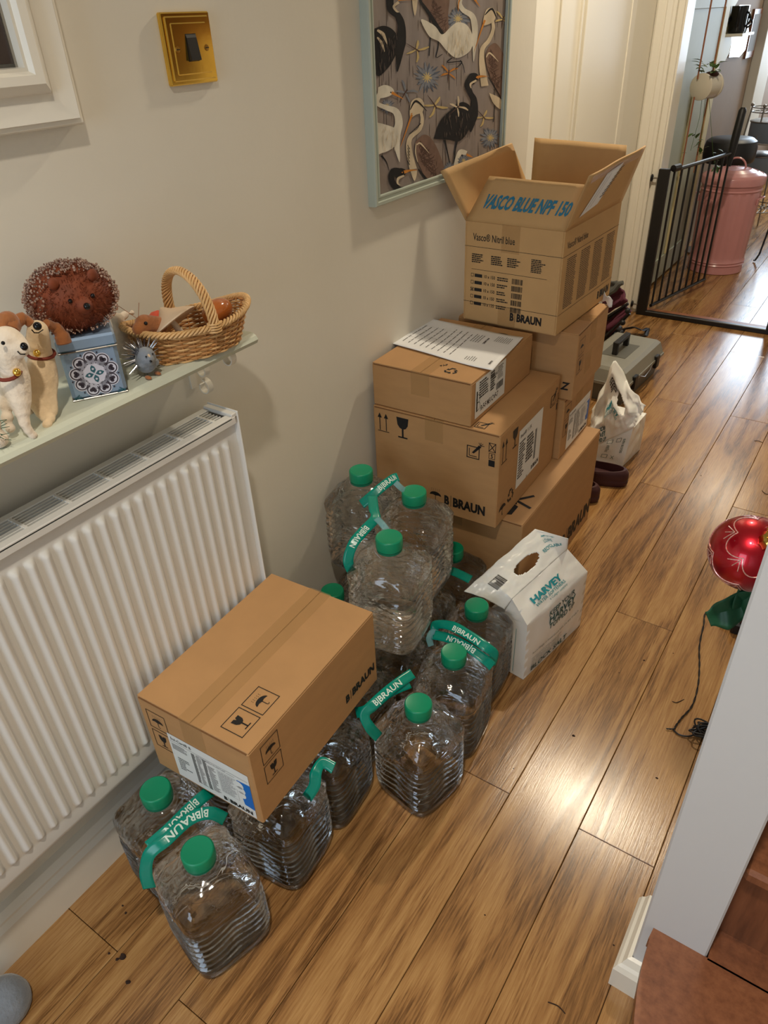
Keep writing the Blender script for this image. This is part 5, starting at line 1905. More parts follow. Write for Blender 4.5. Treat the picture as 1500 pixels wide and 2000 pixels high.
# ================================================================ SAFETY GATE
sg = thing('safety_gate', 'black metal safety gate, its barred door open, across the kitchen opening', 'gate', (.24, 4.0, 0))
gx0, gx1 = -.088, .622
P(MB().box((gx0, 3.985, 0), (gx1, 4.012, .026), .003), 'floor_bar', 'black', sg, world=True, smooth=False)
P(MB().box((gx0, 3.985, .02), (gx0 + .052, 4.012, .735), .003), 'upright', 'black', sg, world=True, smooth=False)
P(MB().box((gx1 - .052, 3.985, .02), (gx1, 4.012, .735), .003), 'upright', 'black', sg, world=True, smooth=False)
for z in (.69, .05):
    q = MB().tube([(gx0 - .034, 4.0, z), (gx0, 4.0, z)], .004)
    P(q, 'pressure_bolt', 'steel', sg, world=True)
    P(MB().lathe([(0, 0), (.017, 0), (.017, .005), (.009, .009), (0, .009)], 18, (gx0 - .0345, 4.0, z), (1, 0, 0)), 'rubber_pad', 'rubber', sg, world=True)
    q = MB().tube([(gx1, 4.0, z), (.68, 4.0, z)], .004)
    P(q, 'pressure_bolt', 'steel', sg, world=True)
# leaf swung into the kitchen
ga = PI / 2 - .22
gdx, gdy = math.cos(ga), math.sin(ga)
hx_, hy_ = gx0 + .062, 4.03
lf = lambda s_, z: Vector((hx_ + gdx * s_, hy_ + gdy * s_, z))
GL = .62
P(MB().tube([lf(0, .725), lf(GL, .725)], .010), 'top_rail', 'black', sg, world=True)
P(MB().tube([lf(0, .045), lf(GL, .045)], .009), 'bottom_rail', 'black', sg, world=True)
for k in range(9):
    P(MB().tube([lf(.01 + k * (GL - .02) / 8, .045), lf(.01 + k * (GL - .02) / 8, .725)], .0058, 8), 'bar', 'black', sg, world=True)
q = MB()
q.tube([lf(-.01, .735), lf(.05, .735)], .016)
P(q, 'hinge_block', 'rubber', sg, world=True)
q = MB()
hp = [lf(GL, .66), lf(GL + .005, .74), lf(GL + .012, .80), lf(GL + .03, .925), lf(GL + .032, .94)]
q.tube(hp, [.012, .02, .021, .020, .012], 10)
P(q, 'latch_handle', 'rubber', sg, world=True)

# ================================================================ KITCHEN THINGS
bn = thing('dustbin', 'tall pink enamel dustbin with a domed lid, standing in the kitchen', 'bin', (.075, 5.05, 0))
def flute(a, i_):
    return 1 + (.010 * (1 if math.sin(a * 22) > 0 else -1) if 8 <= i_ <= 13 else 0)
q = MB()
q.lathe([(0, .0), (.158, .0), (.162, .004), (.160, .045), (.165, .052), (.160, .060), (.165, .068), (.160, .076), (.158, .095), (.160, .13), (.163, .24), (.166, .34), (.169, .42), (.170, .455), (.168, .47), (.174, .478), (.168, .486), (.172, .50), (.172, .525)], 88, rf=flute)
P(q, 'drum', 'pink', bn)
q = MB()
q.lathe([(.176, .508), (.180, .510), (.181, .545), (.178, .552), (.160, .562), (.155, .560), (.128, .574), (.122, .572), (.09, .585), (.085, .583), (.05, .592), (0, .596)], 64)
P(q, 'lid', 'pink', bn)
q = MB().tube([(.055 * math.cos(a), .0, .588 + .055 * math.sin(a)) for a in [PI * k / 14 for k in range(15)]], .005)
P(q, 'lid_handle', 'pink', bn)
for sgn in (1, -1):
    q = MB()
    q.tube([(sgn * (.165 + .03 * math.sin(PI * k / 10)), -.045 + .09 * k / 10, .43 + .01 * math.sin(PI * k / 10)) for k in range(11)], .004)
    h_ = P(q, 'side_handle', 'pink', bn)
    P(MB().box((sgn * .168 - .004, -.05, .40), (sgn * .168 + .004, -.038, .43), .001), 'bracket', 'pink', h_, smooth=False)

sl = thing('bar_stool', 'round black padded bar stool behind the pink bin', 'stool', (-.048, 5.42, 0))
q = MB().lathe([(0, .56), (.145, .56), (.153, .57), (.158, .60), (.158, .645), (.148, .682), (.125, .698), (.08, .704), (0, .704)], 40)
P(q, 'seat', 'leather', sl)
P(MB().lathe([(0, 0), (.15, 0), (.15, .01), (.03, .03), (.025, .54), (.05, .56), (0, .56)], 24), 'pedestal', 'steel', sl)

ps = thing('pan_stand', 'tiered wire pan stand by the kitchen wall, cut by the right edge', 'rack', (.03, 6.16, 0))
q = MB()
corners = [(-.16, -.02), (-.045, -.12), (.16, -.04), (.06, .12)]
for k, (x, y) in enumerate(corners):
    P(MB().tube([(x * 1.08, y * 1.08, 0), (x, y, .40), (x * .8, y * .8, .80)], .0055).ball((x * .8, y * .8, .812), .012, 8, 6), 'upright', 'steel', ps)
for z, r_ in ((.77, .125), (.58, .14), (.37, .155), (.14, .165)):
    q = MB()
    for dz in (0, .028):
        q.tube([(r_ * math.cos(a), r_ * .8 * math.sin(a), z + dz) for a in [2 * PI * k / 28 for k in range(28)]], .0035, 6, closed=True)
    for k in range(9):
        x = -r_ + 2 * r_ * (k + .5) / 9
        w_ = r_ * .8 * math.sqrt(1 - (x / r_) ** 2)
        q.tube([(x, -w_, z), (x, w_, z)], .002, 5)
    P(q, 'tier', 'steel', ps)
for k, (z, r_, dx) in enumerate(((.583, .118, 0), (.373, .130, .0))):
    pn = thing('saucepan', ('upper' if k == 0 else 'lower') + ' blue-grey saucepan on the wire stand', 'pan', (.03 + dx, 6.16, z), 0, 'blue-grey pans on the stand')
    P(MB().lathe([(0, .003), (r_ * .95, .003), (r_, .012), (r_, .125), (r_ + .005, .128), (r_ - .004, .128), (r_ - .005, .02), (0, .012)], 36), 'body', 'panblue', pn)
    P(MB().lathe([(r_ - .003, .129), (r_ + .006, .129), (r_ + .006, .134), (r_ - .02, .142), (0, .150)], 36), 'lid', 'steel', pn)
    P(MB().tube([(r_, -.02, .09), (r_ + .09, -.05, .105)], .008), 'handle', 'rubber', pn)

# white curly cable / pipe stub and black hook by the bin
hk = thing('vacuum_hose', 'short grey corrugated hose lying past the pink bin at the right edge', 'hose', (.42, 5.6, .2))
q = MB()
for k in range(18):
    a = k / 17
    q.tube([(.22 + .30 * a, 5.32 + .05 * a, .325 + .045 * math.sin(a * 2.2)), (.228 + .30 * a, 5.322 + .05 * a, .326 + .045 * math.sin(a * 2.2))], .014 if k % 2 else .011, 10)
q.tube([(.5, 5.37, .34), (.56, 5.4, .2), (.58, 5.4, 0.0)], .012)
P(q, 'corrugated_tube', 'steel', hk, world=True)
cb = thing('black_hook_rod', 'thin black rod standing behind the pink bin with its foot on the planks', 'rod', (.27, 5.25, 0))
P(MB().tube([(.262, 5.30, .01), (.270, 5.29, .012), (.285, 5.30, .05), (.300, 5.32, .20), (.318, 5.32, .32)], .006), 'shaft', 'rubber', cb, world=True)

# hanging planter on brown cords
pl = thing('hanging_planter', 'round cream drum planter on brown cords with trailing ivy, beyond the gate', 'planter', (-.075, 4.55, 1.04))
q = MB().lathe([(0, 0), (.058, 0), (.062, .003), (.062, .012), (.058, .016), (.058, .105), (.062, .109), (.062, .118), (0, .118)], 40, (-.082, 4.50, 1.045), (.30, 1, .0))
P(q, 'drum', 'pot', pl, world=True)
q = MB().ball((-.05, 4.56, 1.098), (.035, .045, .014), 14, 8)
P(q, 'soil', 'soil', pl, world=True)
for x, y in ((-.104, 4.50), (-.062, 4.62)):
    P(MB().tube([(x, y, 1.08), (x, y + .01, 2.4)], .0042), 'cord', 'copper', pl, world=True)
    P(MB().tube([(x, y, .62), (x, y, 1.0)], .0042), 'cord', 'copper', pl, world=True)
def leaf(c, d, l, w_, up=(0, 0, 1)):
    c, d = Vector(c), Vector(d).normalized()
    s_ = d.cross(Vector(up))
    if s_.length < 1e-3:
        s_ = Vector((1, 0, 0))
    s_.normalize()
    n = s_.cross(d)
    q = MB()
    pr = [(0, .05), (.2, .7), (.42, 1), (.7, .7), (1, 0.02)]
    vs, fs = [], []
    for t_, k in pr:
        p = c + d * l * t_ - n * l * .18 * t_ * t_
        vs += [p - s_ * w_ * k / 2 + n * .12 * w_ * k, p, p + s_ * w_ * k / 2 + n * .12 * w_ * k]
    for j in range(4):
        fs += [(3 * j, 3 * j + 1, 3 * j + 4, 3 * j + 3), (3 * j + 1, 3 * j + 2, 3 * j + 5, 3 * j + 4)]
    return q.add([tuple(v) for v in vs], fs)
for k in range(26):
    a = R.uniform(0, 2 * PI)
    c_ = (-.085 + .04 * math.cos(a) + R.uniform(0, .04), 4.55 + .05 * math.sin(a), 1.11 + R.uniform(-.01, .05))
    P(leaf(c_, (math.cos(a), math.sin(a) - .5, R.uniform(.1, 1.0)), R.uniform(.03, .055), R.uniform(.016, .028)), 'leaf', 'leaf', pl, world=True)
stems = [[(-.078, 4.55, 1.04), (-.072, 4.56, .90), (-.085, 4.55, .74)], [(-.07, 4.58, 1.04), (-.045, 4.60, .70)], [(-.06, 4.62, 1.0), (.02, 4.62, .72), (.045, 4.65, .64)]]
q = MB()
for s_ in stems:
    q.tube(s_, .0012, 6)
P(q, 'vine_stems', 'leaf', pl, world=True)
for k in range(22):
    s_ = R.choice(stems)
    p = Vector(s_[-1]) + Vector((R.uniform(-.02, .02), R.uniform(-.02, .02), R.uniform(-.02, .09)))
    P(leaf(p, (R.uniform(-1, 1), R.uniform(-.8, .1), R.uniform(-.4, .8)), R.uniform(.03, .045), .022), 'leaf', 'leaf', pl, world=True)

# wavy edged wall mirror panel and mugs on a rail
def flat_wall(name, pts, x0, x1, m, root):
    return P(MB().prism([(p[1], p[2]) for p in pts], x0, x1, lambda a, b_, c_: (c_, a, b_)), name, m, root, world=True, smooth=False, fixn=True)
wm = thing('painted_mirror', 'wavy-edged mirror with its cream reflection painted on, on the kitchen wall beyond the cords', 'wall decor', (-.22, 5.2, 1.2))
flat_wall('board', ((-0.2200, 5.1578, 1.5068), (-0.2200, 5.5591, 1.5103), (-0.2200, 5.6239, 1.4112), (-0.2200, 5.5047, 1.3572), (-0.2200, 5.4388, 1.3182), (-0.2200, 5.4770, 1.2792), (-0.2200, 5.6133, 1.2361), (-0.2200, 5.6546, 1.1813), (-0.2200, 5.6536, 1.1408), (-0.2200, 5.5836, 1.1010), (-0.2200, 5.3772, 1.1125), (-0.2200, 5.2904, 1.1534), (-0.2200, 5.2495, 1.2930)), -.225, -.216, 'cream', wm)  # flat cream colour stands in for what this mirror reflects
wm = thing('wavy_mirror', 'small mirror with wavy edges on the kitchen wall, next to the mug', 'mirror', (-.22, 5.5, 1.2))
flat_wall('glass', ((-0.2200, 5.6933, 1.3851), (-0.2200, 6.0056, 1.3817), (-0.2200, 5.9910, 1.3278), (-0.2200, 6.1047, 1.2419), (-0.2200, 6.1567, 1.1686), (-0.2200, 6.1180, 1.1326), (-0.2200, 5.9821, 1.1019), (-0.2200, 5.6792, 1.1149), (-0.2200, 5.6747, 1.1750), (-0.2200, 5.6274, 1.2356), (-0.2200, 5.4905, 1.2789), (-0.2200, 5.4603, 1.3228), (-0.2200, 5.5316, 1.3567)), -.225, -.217, 'mirror', wm)
kp = thing('kitchen_picture', 'small brown framed picture hanging on the taupe kitchen wall', 'picture', (-.22, 6.0, 1.15))
y0_, y1_ = (-0.2200, 6.1540, 1.2404)[1], (-0.2200, 6.4113, 1.2324)[1]
P(MB().box((-.225, y0_, 1.08), (-.211, y1_, 1.36), .002), 'frame', 'stair', kp, world=True, smooth=False)
P(MB().box((-.212, y0_ + .03, 1.12), (-.2095, y1_ - .03, 1.33)), 'print', 'inkg', kp, world=True, smooth=False)
mgs = thing('mug_shelf', 'small white wall shelf carrying the dark mugs', 'shelf', (-.22, 5.45, 1.2))
mc = Vector((-0.1650, 5.5230, 1.2482))
P(MB().box((-.225, mc.y - .16, mc.z - .016), (-.10, mc.y + .16, mc.z - .001), .002), 'board', 'gloss', mgs, world=True, smooth=False)
for k, (x, y, r_, h_) in enumerate(((-.165, mc.y - .04, .048, .135), (-.17, mc.y + .085, .040, .10))):
    mg = thing('mug', ('large dark mug on the kitchen wall shelf, the front one', 'smaller dark mug behind the large one on the wall shelf')[k], 'mug', (x, y, mc.z - .0005), -.3, 'dark mugs on the wall shelf')
    P(MB().lathe([(0, 0), (r_ * .9, 0), (r_, .01), (r_, h_), (r_ - .004, h_), (r_ - .005, .01), (0, .006)], 24), 'body', 'eye', mg)
    P(MB().tube([(r_ - .003 + .03 * math.sin(PI * q_ / 10), 0, h_ * .2 + h_ * .6 * q_ / 10) for q_ in range(11)], .005), 'handle', 'eye', mg)

# ================================================================ BAUBLE, LEAVES, WIRES
bc = Vector((0.9371, 0.8000, 0.8551))
BR = .0455
bb = thing('bauble', 'large red Christmas bauble with rose glitter scallops, hanging by the newel post', 'bauble', bc, 0, rot=(0.55, .35, .2))
P(MB().ball((0, 0, 0), BR, 48, 28), 'ball', 'bauble', bb)
P(MB().lathe([(.0, .0435), (.0115, .0435), (.0125, .047), (.0115, .055), (.009, .057), (0, .057)], 20, rf=lambda a, i_: 1 + .05 * math.cos(10 * a)), 'cap', 'gold', bb)
P(MB().tube([(.006 * math.cos(a), 0, .060 + .006 * math.sin(a)) for a in [2 * PI * k / 14 for k in range(14)]], .0009, 6, closed=True), 'loop', 'gold', bb)
q = MB()
sp_ = lambda th, ph: Vector((math.sin(th) * math.cos(ph), math.sin(th) * math.sin(ph), math.cos(th))) * (BR + .0004)
for row, (th, am) in enumerate(((.75, .28), (1.45, .30), (2.15, .28))):
    for k in range(6):
        p0_ = k * PI / 3 + row * PI / 6
        q.tube([sp_(th + am * math.sin(PI * j / 12), p0_ + (PI / 3) * j / 12) for j in range(13)], .0007, 5)
        # sprig under each join
        for d_ in (-.22, 0, .22):
            q.tube([sp_(th + .08, p0_), sp_(th + .22, p0_ + d_ * .6), sp_(th + .34, p0_ + d_)], .0006, 5)
P(q, 'glitter_lines', 'glitter', bb)
gl_ = thing('garland_sprig', 'dark green fabric leaves and a cream petal below the bauble', 'garland', (.95, .85, .85))
def bigleaf(cs, m='fleaf'):
    a, b_, c_, d_ = [Vector(c) for c in cs]
    q = MB()
    def f(u, v):
        p = a.lerp(b_, u).lerp(d_.lerp(c_, u), v)
        w_ = 4 * u * (1 - u)
        mid = a.lerp(d_, .5).lerp(b_.lerp(c_, .5), u)
        p = mid + (p - mid) * (.25 + .85 * math.sqrt(max(0, math.sin(PI * min(.97, u + .06)))))
        p.y -= .010 * abs(v - .5) * 2 * w_ + .002 * math.sin(14 * u)
        return p
    q.grid(f, 18, 8)
    return P(q, 'leaf', m, gl_, world=True, solid=.0008)
bigleaf(((0.9550, 0.8300, 0.7933), (0.9038, 0.8000, 0.7580), (0.9265, 0.8000, 0.7194), (0.9607, 0.8300, 0.7483)))
bigleaf(((0.9327, 0.8400, 0.7807), (0.9753, 0.8400, 0.7563), (0.9759, 0.8500, 0.7665), (0.9632, 0.8400, 0.8064)))
bigleaf(((0.9379, 0.8200, 0.8031), (0.9374, 0.8200, 0.7360), (0.9562, 0.8200, 0.7361), (0.9534, 0.8300, 0.7926)))
bigleaf(((0.9619, 0.8300, 0.7794), (0.9604, 0.8200, 0.8233), (0.9703, 0.8200, 0.8275), (0.9742, 0.8300, 0.7807)), 'cream2')
P(MB().tube([(0.9550, 0.8300, 0.7933), (0.9630, 0.8400, 0.8547), (.99, .86, 1.22)], .0015), 'stem', 'fleaf', gl_, world=True)
P(MB().tube([bc + Vector((.012, -.02, .052)), (.985, .79, 1.1), (.99, .80, 1.25)], .0008), 'hanging_thread', 'gold', bb, world=True)
hr = thing('handrail', 'pale painted handrail running up from the post', 'handrail', (1.0, .8, 1.2))
P(MB().box((.98, .787, 1.20), (1.03, 3.6, 1.25), .006), 'rail', 'postwhite', hr, world=True, smooth=False)
for k in range(12):
    P(MB().box((.997, .95 + .2 * k, .95), (1.013, .966 + .2 * k, 1.2)), 'baluster', 'postwhite', hr, world=True, smooth=False)

wr = thing('string_light_lead', 'thin black twisted lead trailing over the planks to a tied coil', 'cable', (.9, 1.3, 0))
pts = [(0.8946, 1.7455, 0.0040), (0.8428, 1.7127, 0.0030), (0.8479, 1.6534, 0.0030), (0.8584, 1.5688, 0.0030), (0.8761, 1.4984, 0.0030), (0.8905, 1.4266, 0.0030), (0.8950, 1.3571, 0.0030), (0.8844, 1.3068, 0.0030), (0.8789, 1.2751, 0.0030), (0.8774, 1.2637, 0.0030), (0.8634, 1.2549, 0.0030)]
def smooth_pts(p, n=8):
    p = [Vector(a) for a in p]
    o = []
    for i in range(len(p) - 1):
        p0, p1, p2, p3 = p[max(i - 1, 0)], p[i], p[i + 1], p[min(i + 2, len(p) - 1)]
        for k in range(n):
            t_ = k / n
            o.append(.5 * ((2 * p1) + (p2 - p0) * t_ + (2 * p0 - 5 * p1 + 4 * p2 - p3) * t_ * t_ + (3 * p1 - p0 - 3 * p2 + p3) * t_ ** 3))
    return o + [p[-1]]
sp2 = smooth_pts(pts)
q = MB()
for ph in (0, PI):
    q.tube([p + Vector((.0014 * math.cos(i * .9 + ph), 0, .0010 * math.sin(i * .9 + ph) + .001)) for i, p in enumerate(sp2)], .0012, 6)
q.tube(smooth_pts([(0.8754, 1.2624, 0.0030), (0.8904, 1.2546, 0.0030), (0.9089, 1.2583, 0.0040), (0.9252, 1.2735, 0.0060)]), .0018, 6)
P(q, 'lead', 'rubber', wr, world=True)
cc = Vector((0.9521, 1.2882, 0.0120))
for k in range(11):
    a0_ = R.uniform(-.9, .9) + (PI if k % 3 == 0 else 0)
    L1, W_ = R.uniform(.026, .052), R.uniform(.008, .018)
    q = MB()
    ps_ = []
    for j in range(20):
        a = 2 * PI * j / 20
        x, y = L1 * math.cos(a), W_ * math.sin(a)
        ps_.append(cc + Vector((x * math.cos(a0_) - y * math.sin(a0_), x * math.sin(a0_) + y * math.cos(a0_), -.006 + .010 * math.sin(a + k) + .0012 * k)))
    q.tube(ps_, .0021, 6, closed=True)
    P(q, 'loop', 'rubber', wr, world=True)
ac = Vector((0.9403, 1.6895, 0.0120))
ad = thing('power_adapter', 'brown-black plug-in adapter on the floor behind the post', 'adapter', (ac.x, ac.y, .0), .15)
P(MB().box((-.030, -.024, 0), (.034, .024, .036), .004), 'case', 'rubber', ad, smooth=False)
P(MB().box((-.014, -.017, .036), (.026, .017, .048), .003), 'raised_cover', 'soil', ad, smooth=False)
P(MB().tube([(-.030, 0, .014), (-.046, .002, .010), (-.062, .006, .006)], [.008, .006, .003]), 'strain_relief', 'rubber', ad)
q = MB()
for k in range(5):
    a = R.uniform(-.6, .6)
    q.tube([(.0 + .008 * k, -.05 - .02 * j - .004 * k, .004 + .006 * math.sin(j + k)) for j in range(6)], .0013, 5)
P(q, 'folded_lead', 'rubber', ad)

# crumbs on the planks
crumbs = [((0.1792, 0.2242, 0.0000),.0085,'largest dirt flake on the planks left of the front bottle'),((0.1739, 0.2157, 0.0000),.004,'dirt flake touching the largest one'),((0.1525, 0.2143, 0.0000),.0035,'small crumb left of the largest flake'),((0.2208, 0.2015, -0.0000),.0055,'dirt flake nearest the bottom edge'),((0.1041, 0.2858, 0.0000),.0032,'crumb near the skirting, topmost of its cluster'),((0.1202, 0.2800, 0.0000),.0032,'crumb near the skirting, lower of its cluster'),((0.6870, 1.1248, 0.0000),.0045,'dark curled crumb right of the rightmost bottle'),((0.8078, 1.5106, 0.0000),.002,'tiny crumb near the black lead'),((0.7517, 1.4459, 0.0000),.0032,'dark flake on the middle plank'),((0.8834, 1.1137, 0.0000),.003,'crumb in the light reflection near the post'),((0.7112, 1.3708, 0.0000),.002,'tiny crumb left of the middle plank'),((0.6448, 2.4426, 0.0000),.002,'tiny crumb beyond the clogs'),((0.7010, 0.6486, 0.0000),.002,'tiny crumb on the lower middle plank'),((0.9214, 0.7269, 0.0000),.0022,'tiny crumb beside the post skirting'),((0.6077, 0.9694, 0.0000),.002,'tiny crumb in the row near the bottles')]
for (c_, r_, lb) in crumbs:
    q = MB()
    n = 9
    rr = [r_ * R.uniform(.6, 1.1) for _ in range(n)]
    vs = [(rr[k] * math.cos(2 * PI * k / n), rr[k] * .8 * math.sin(2 * PI * k / n), .0) for k in range(n)] + [(rr[k] * .7 * math.cos(2 * PI * k / n), rr[k] * .55 * math.sin(2 * PI * k / n), r_ * R.uniform(.3, .6)) for k in range(n)]
    q.add(vs, [tuple(range(n))[::-1], tuple(range(n, 2 * n))] + [(k, (k + 1) % n, n + (k + 1) % n, n + k) for k in range(n)])
    o = P(q, 'dirt_crumb', 'dirt', smooth=False)
    o.location = c_
    tag(o, lb, 'crumb', 'dirt crumbs on the floor')
for (pts_, lb) in ((((0.8509, 1.3476, 0.0000), (0.8613, 1.3483, 0.0020), (0.8731, 1.3689, 0.0000)), 'thin dark hair-like shred near the black lead'), (((0.8583, 0.5770, 0.0000), (0.8754, 0.5803, 0.0010), (0.8899, 0.5765, 0.0000)), 'thin dark shred near the bottom edge of the floor'), (((0.7529, 2.8023, 0.0000), (0.7680, 2.8068, 0.0020), (0.7841, 2.8015, 0.0000)), 'pine-needle shred near the right edge'), (((0.8470, 2.4467, 0.0000), (0.8613, 2.4288, 0.0020), (0.8756, 2.4333, 0.0000)), 'pine-needle twig cut by the right edge')):
    tag(P(MB().tube(smooth_pts(pts_), .0010, 5), 'shred', 'dirt'), lb, 'shred', 'thin shreds on the floor')
sl_ = thing('slipper', 'grey felt slipper tip at the bottom left corner of the photo', 'shoe', (0.075, .058, 0))
q = MB()
q.lathe([(0, 0), (.036, 0), (.042, .006), (.044, .02), (.040, .038), (.028, .052), (.012, .058), (0, .059)], 24)
q.v = [(x * 1.0, y * (1.0 if y > 0 else 2.6), z * (1 if y > 0 else 1)) for x, y, z in q.v]
q.v = [(x, y, z) for x, y, z in q.v]
P(q, 'upper', 'feltg', sl_)


# ================================================================ THINGS ON THE SHELF
def fuzz(parent, m, pts, l=.004, n=400, r=.00018):
    pass


# wicker basket
bk = thing('wicker_basket', 'small oval wicker basket with a hoop handle on the right end of the shelf', 'basket', (.090, .738, SZ), -.30)
BL, BWd = .079, .042      # half axes at the base (y, x)
def oval(a, k=1.0, hz=0.0):
    g = 1 + hz
    return Vector((BWd * g * k * math.cos(a), BL * g * k * math.sin(a), 0))
Hh = .048
def bz(a, t_):
    # the ends rise a little
    return (Hh + .014 * abs(math.sin(a)) ** 3) * t_
nst = 30
for k in range(nst):
    a = 2 * PI * k / nst
    P(MB().tube([oval(a, 1, .28 * t_) + Vector((0, 0, bz(a, t_))) for t_ in (0.02, .35, .7, 1.0)], .0017, 6), 'stake', 'wicker', bk)
rows = 14
for j in range(rows):
    t_ = (j + .5) / rows
    q = MB()
    n = nst * 6
    for sft in (0,):
        pts = []
        for i in range(n):
            a = 2 * PI * i / n
            w_ = .0021 * math.cos(nst / 2 * a + PI * j)
            p = oval(a, 1, .28 * t_)
            d = p.normalized()
            pts.append(p + d * w_ + Vector((0, 0, bz(a, t_) )))
        q.tube(pts, .00185, 6, closed=True)
    P(q, 'weaver', 'wicker' if j % 3 else 'wickerl', bk)
q = MB()
for s_ in range(4):
    pts = []
    for i in range(170):
        a = 2 * PI * i / 170
        p = oval(a, 1, .31)
        tw = 22 * a + s_ * 2 * PI / 4
        pts.append(p + p.normalized() * .0038 * math.cos(tw) + Vector((0, 0, bz(a, 1.02) + .0038 * math.sin(tw))))
    q.tube(pts, .0021, 6, closed=True)
P(q, 'rim', 'wickerl', bk)
P(MB().lathe([(0, .001), (1, .001), (1, .004), (0, .004)], 40).xf(Matrix.Diagonal((BWd, BL, 1, 1))), 'base', 'wicker', bk)
q = MB()
arch = lambda t_: Vector((.0560 * math.cos(PI * t_), .006 + 0.010 * math.cos(PI * t_) - .006 * math.sin(PI * t_), .050 + .076 * math.sin(PI * t_) ** .85))
q.tube([arch(i / 40) for i in range(41)], .0042, 8)
P(q, 'handle_core', 'wicker', bk)
q = MB()
for s_ in range(7):
    pts = []
    for i in range(241):
        t_ = i / 240
        p = arch(t_)
        tg = (arch(min(t_ + .002, 1)) - arch(max(t_ - .002, 0))).normalized()
        n1 = Vector((0, 1, 0))
        n2 = tg.cross(n1)
        w_ = 2 * PI * (5 * t_ + s_ / 7)
        pts.append(p + (n1 * 1.5 * math.cos(w_) + n2 * math.sin(w_)) * .0046)
    q.tube(pts, .0018, 6)
for x in (-.055, .055):
    for dz in (0, .004, .008, .012):
        q.tube([(x + .007 * math.cos(a), (.016 if x > 0 else -.004) + .010 * math.sin(a), .042 + dz) for a in [2 * PI * k / 14 for k in range(14)]], .0018, 5, closed=True)
P(q, 'handle_wrap', 'wickerl', bk)
BK = rootmat(bk)
bw = lambda x, y, z: BK @ Vector((x, y, z))
# filling: wooden egg, toadstool, felt mouse
eg = thing('wooden_egg', 'glossy brown wooden acorn shape lying at the right end of the basket', 'ornament', bw(.002, .050, .052), .2)
P(MB().ball((0, 0, 0), (.0195, .033, .019), 28, 18), 'body', 'shinywood', eg)
ms = thing('toadstool', 'pale wooden toadstool with a broad flat cap in the basket', 'ornament', bw(.026, -.022, .034), 0, rot=(.15, -.65, 0))
P(MB().lathe([(0, .056), (.004, .054), (.012, .046), (.030, .036), (.041, .028), (.041, .026), (.034, .025), (.012, .028), (0, .029)], 36), 'cap', 'mush', ms)
P(MB().lathe([(0, 0), (.006, 0), (.005, .015), (.005, .03), (0, .03)], 16), 'stem', 'feltw', ms)
ms2 = thing('toadstool', 'small red-edged toadstool behind the broad one in the basket', 'ornament', bw(-.012, -.045, .040), 0, rot=(-.2, -.1, 0))
P(MB().lathe([(0, .032), (.010, .029), (.016, .022), (.015, .019), (0, .020)], 24), 'cap', 'red', ms2)
P(MB().lathe([(0, -.01), (.005, -.01), (.004, .02), (0, .02)], 12), 'stem', 'mush', ms2)
mo = thing('felt_mouse', 'tiny brown felt mouse peeping over the left end of the basket', 'soft toy', bw(.012, -.088, .052), 0)
mb_ = meta('body', [(bw(.014, -.058, .058).x, bw(.014, -.058, .058).y, bw(0, 0, .058).z, .018), (bw(.016, -.076, .066).x, bw(.016, -.076, .066).y, bw(0, 0, .066).z, .0175), (bw(.022, -.090, .064).x, bw(.022, -.090, .064).y, bw(0, 0, .062).z, .011)], 'feltb', mo, res=.0025)
fuzz(mb_, mo, 'feltb', 900, .0025)
P(MB().ball(bw(.0290, -.0790, .0720), .0028, 10, 8), 'eye', 'eye', mo, world=True)
for s_ in (-1, 1):
    P(MB().tube([bw(.016, -.084, .076), bw(.012 + .006 * s_, -.092 + .014 * s_, .100)], .0004, 4), 'whisker', 'feltb', mo, world=True)

# blue tin
tn = thing('storage_tin', 'square blue tin with a mandala print and hinged lid, under the bristly hedgehog', 'tin', (.070, .566, SZ), -.572)

TX, TY, TH = .0375, .0375, .083
P(MB().box((-TX + .003, -TY, 0), (TX, TY, TH), .005), 'body', 'tin', tn, smooth=False)
P(MB().box((-TX + .0015, -TY - .0015, TH - .012), (TX + .0015, TY + .0015, TH + .006), .003), 'lid', 'tin', tn, smooth=False)
P(MB().box((TX - .004, -TY - .002, TH - .0135), (TX + .0022, TY + .002, TH - .011), .0008), 'lid_rim', 'steel', tn, smooth=False)
P(MB().box((-TX, -TY - .001, -.0), (TX + .001, TY + .001, .0025), .001), 'base_rim', 'steel', tn, smooth=False)
_tf = plane((TX, 0, .0355), (0, 1, 0), (0, 0, 1), (1, 0, 0))
tf = lambda u, v, o=0: _tf(u * 1.1, v * 1.1, o)
i = Ink()
for k in range(9):
    a = 2 * PI * k / 9 + .2
    i.disc(.0215 * math.cos(a), .0215 * math.sin(a), .0088, 20)
i.disc(0, 0, .0205, 30)
i.stamp(tf, 'pale_rosette', 'tinlight', tn)
i = Ink()
for k in range(9):
    a = 2 * PI * k / 9 + .2
    c_, s_ = math.cos(a), math.sin(a)
    i.ring(.0215 * c_, .0215 * s_, .0068, .0014, 16, a - 2.4, a + 2.4)
    i.disc(.0205 * c_ , .0205 * s_, .0026, 10)
    i.disc(.0225 * math.cos(a + .09), .0225 * math.sin(a + .09), .0024, 10)
    i.disc(.0225 * math.cos(a - .09), .0225 * math.sin(a - .09), .0024, 10)
    b_ = a + PI / 9
    i.disc(.0285 * math.cos(b_), .0285 * math.sin(b_), .0012, 8)
    for r_ in (.0145,):
        i.disc(r_ * math.cos(a), r_ * math.sin(a), .0007, 6)
        i.disc(r_ * math.cos(b_), r_ * math.sin(b_), .0007, 6)
i.stamp(tf, 'dark_rosette', 'tindark', tn, .0001)
i = Ink()
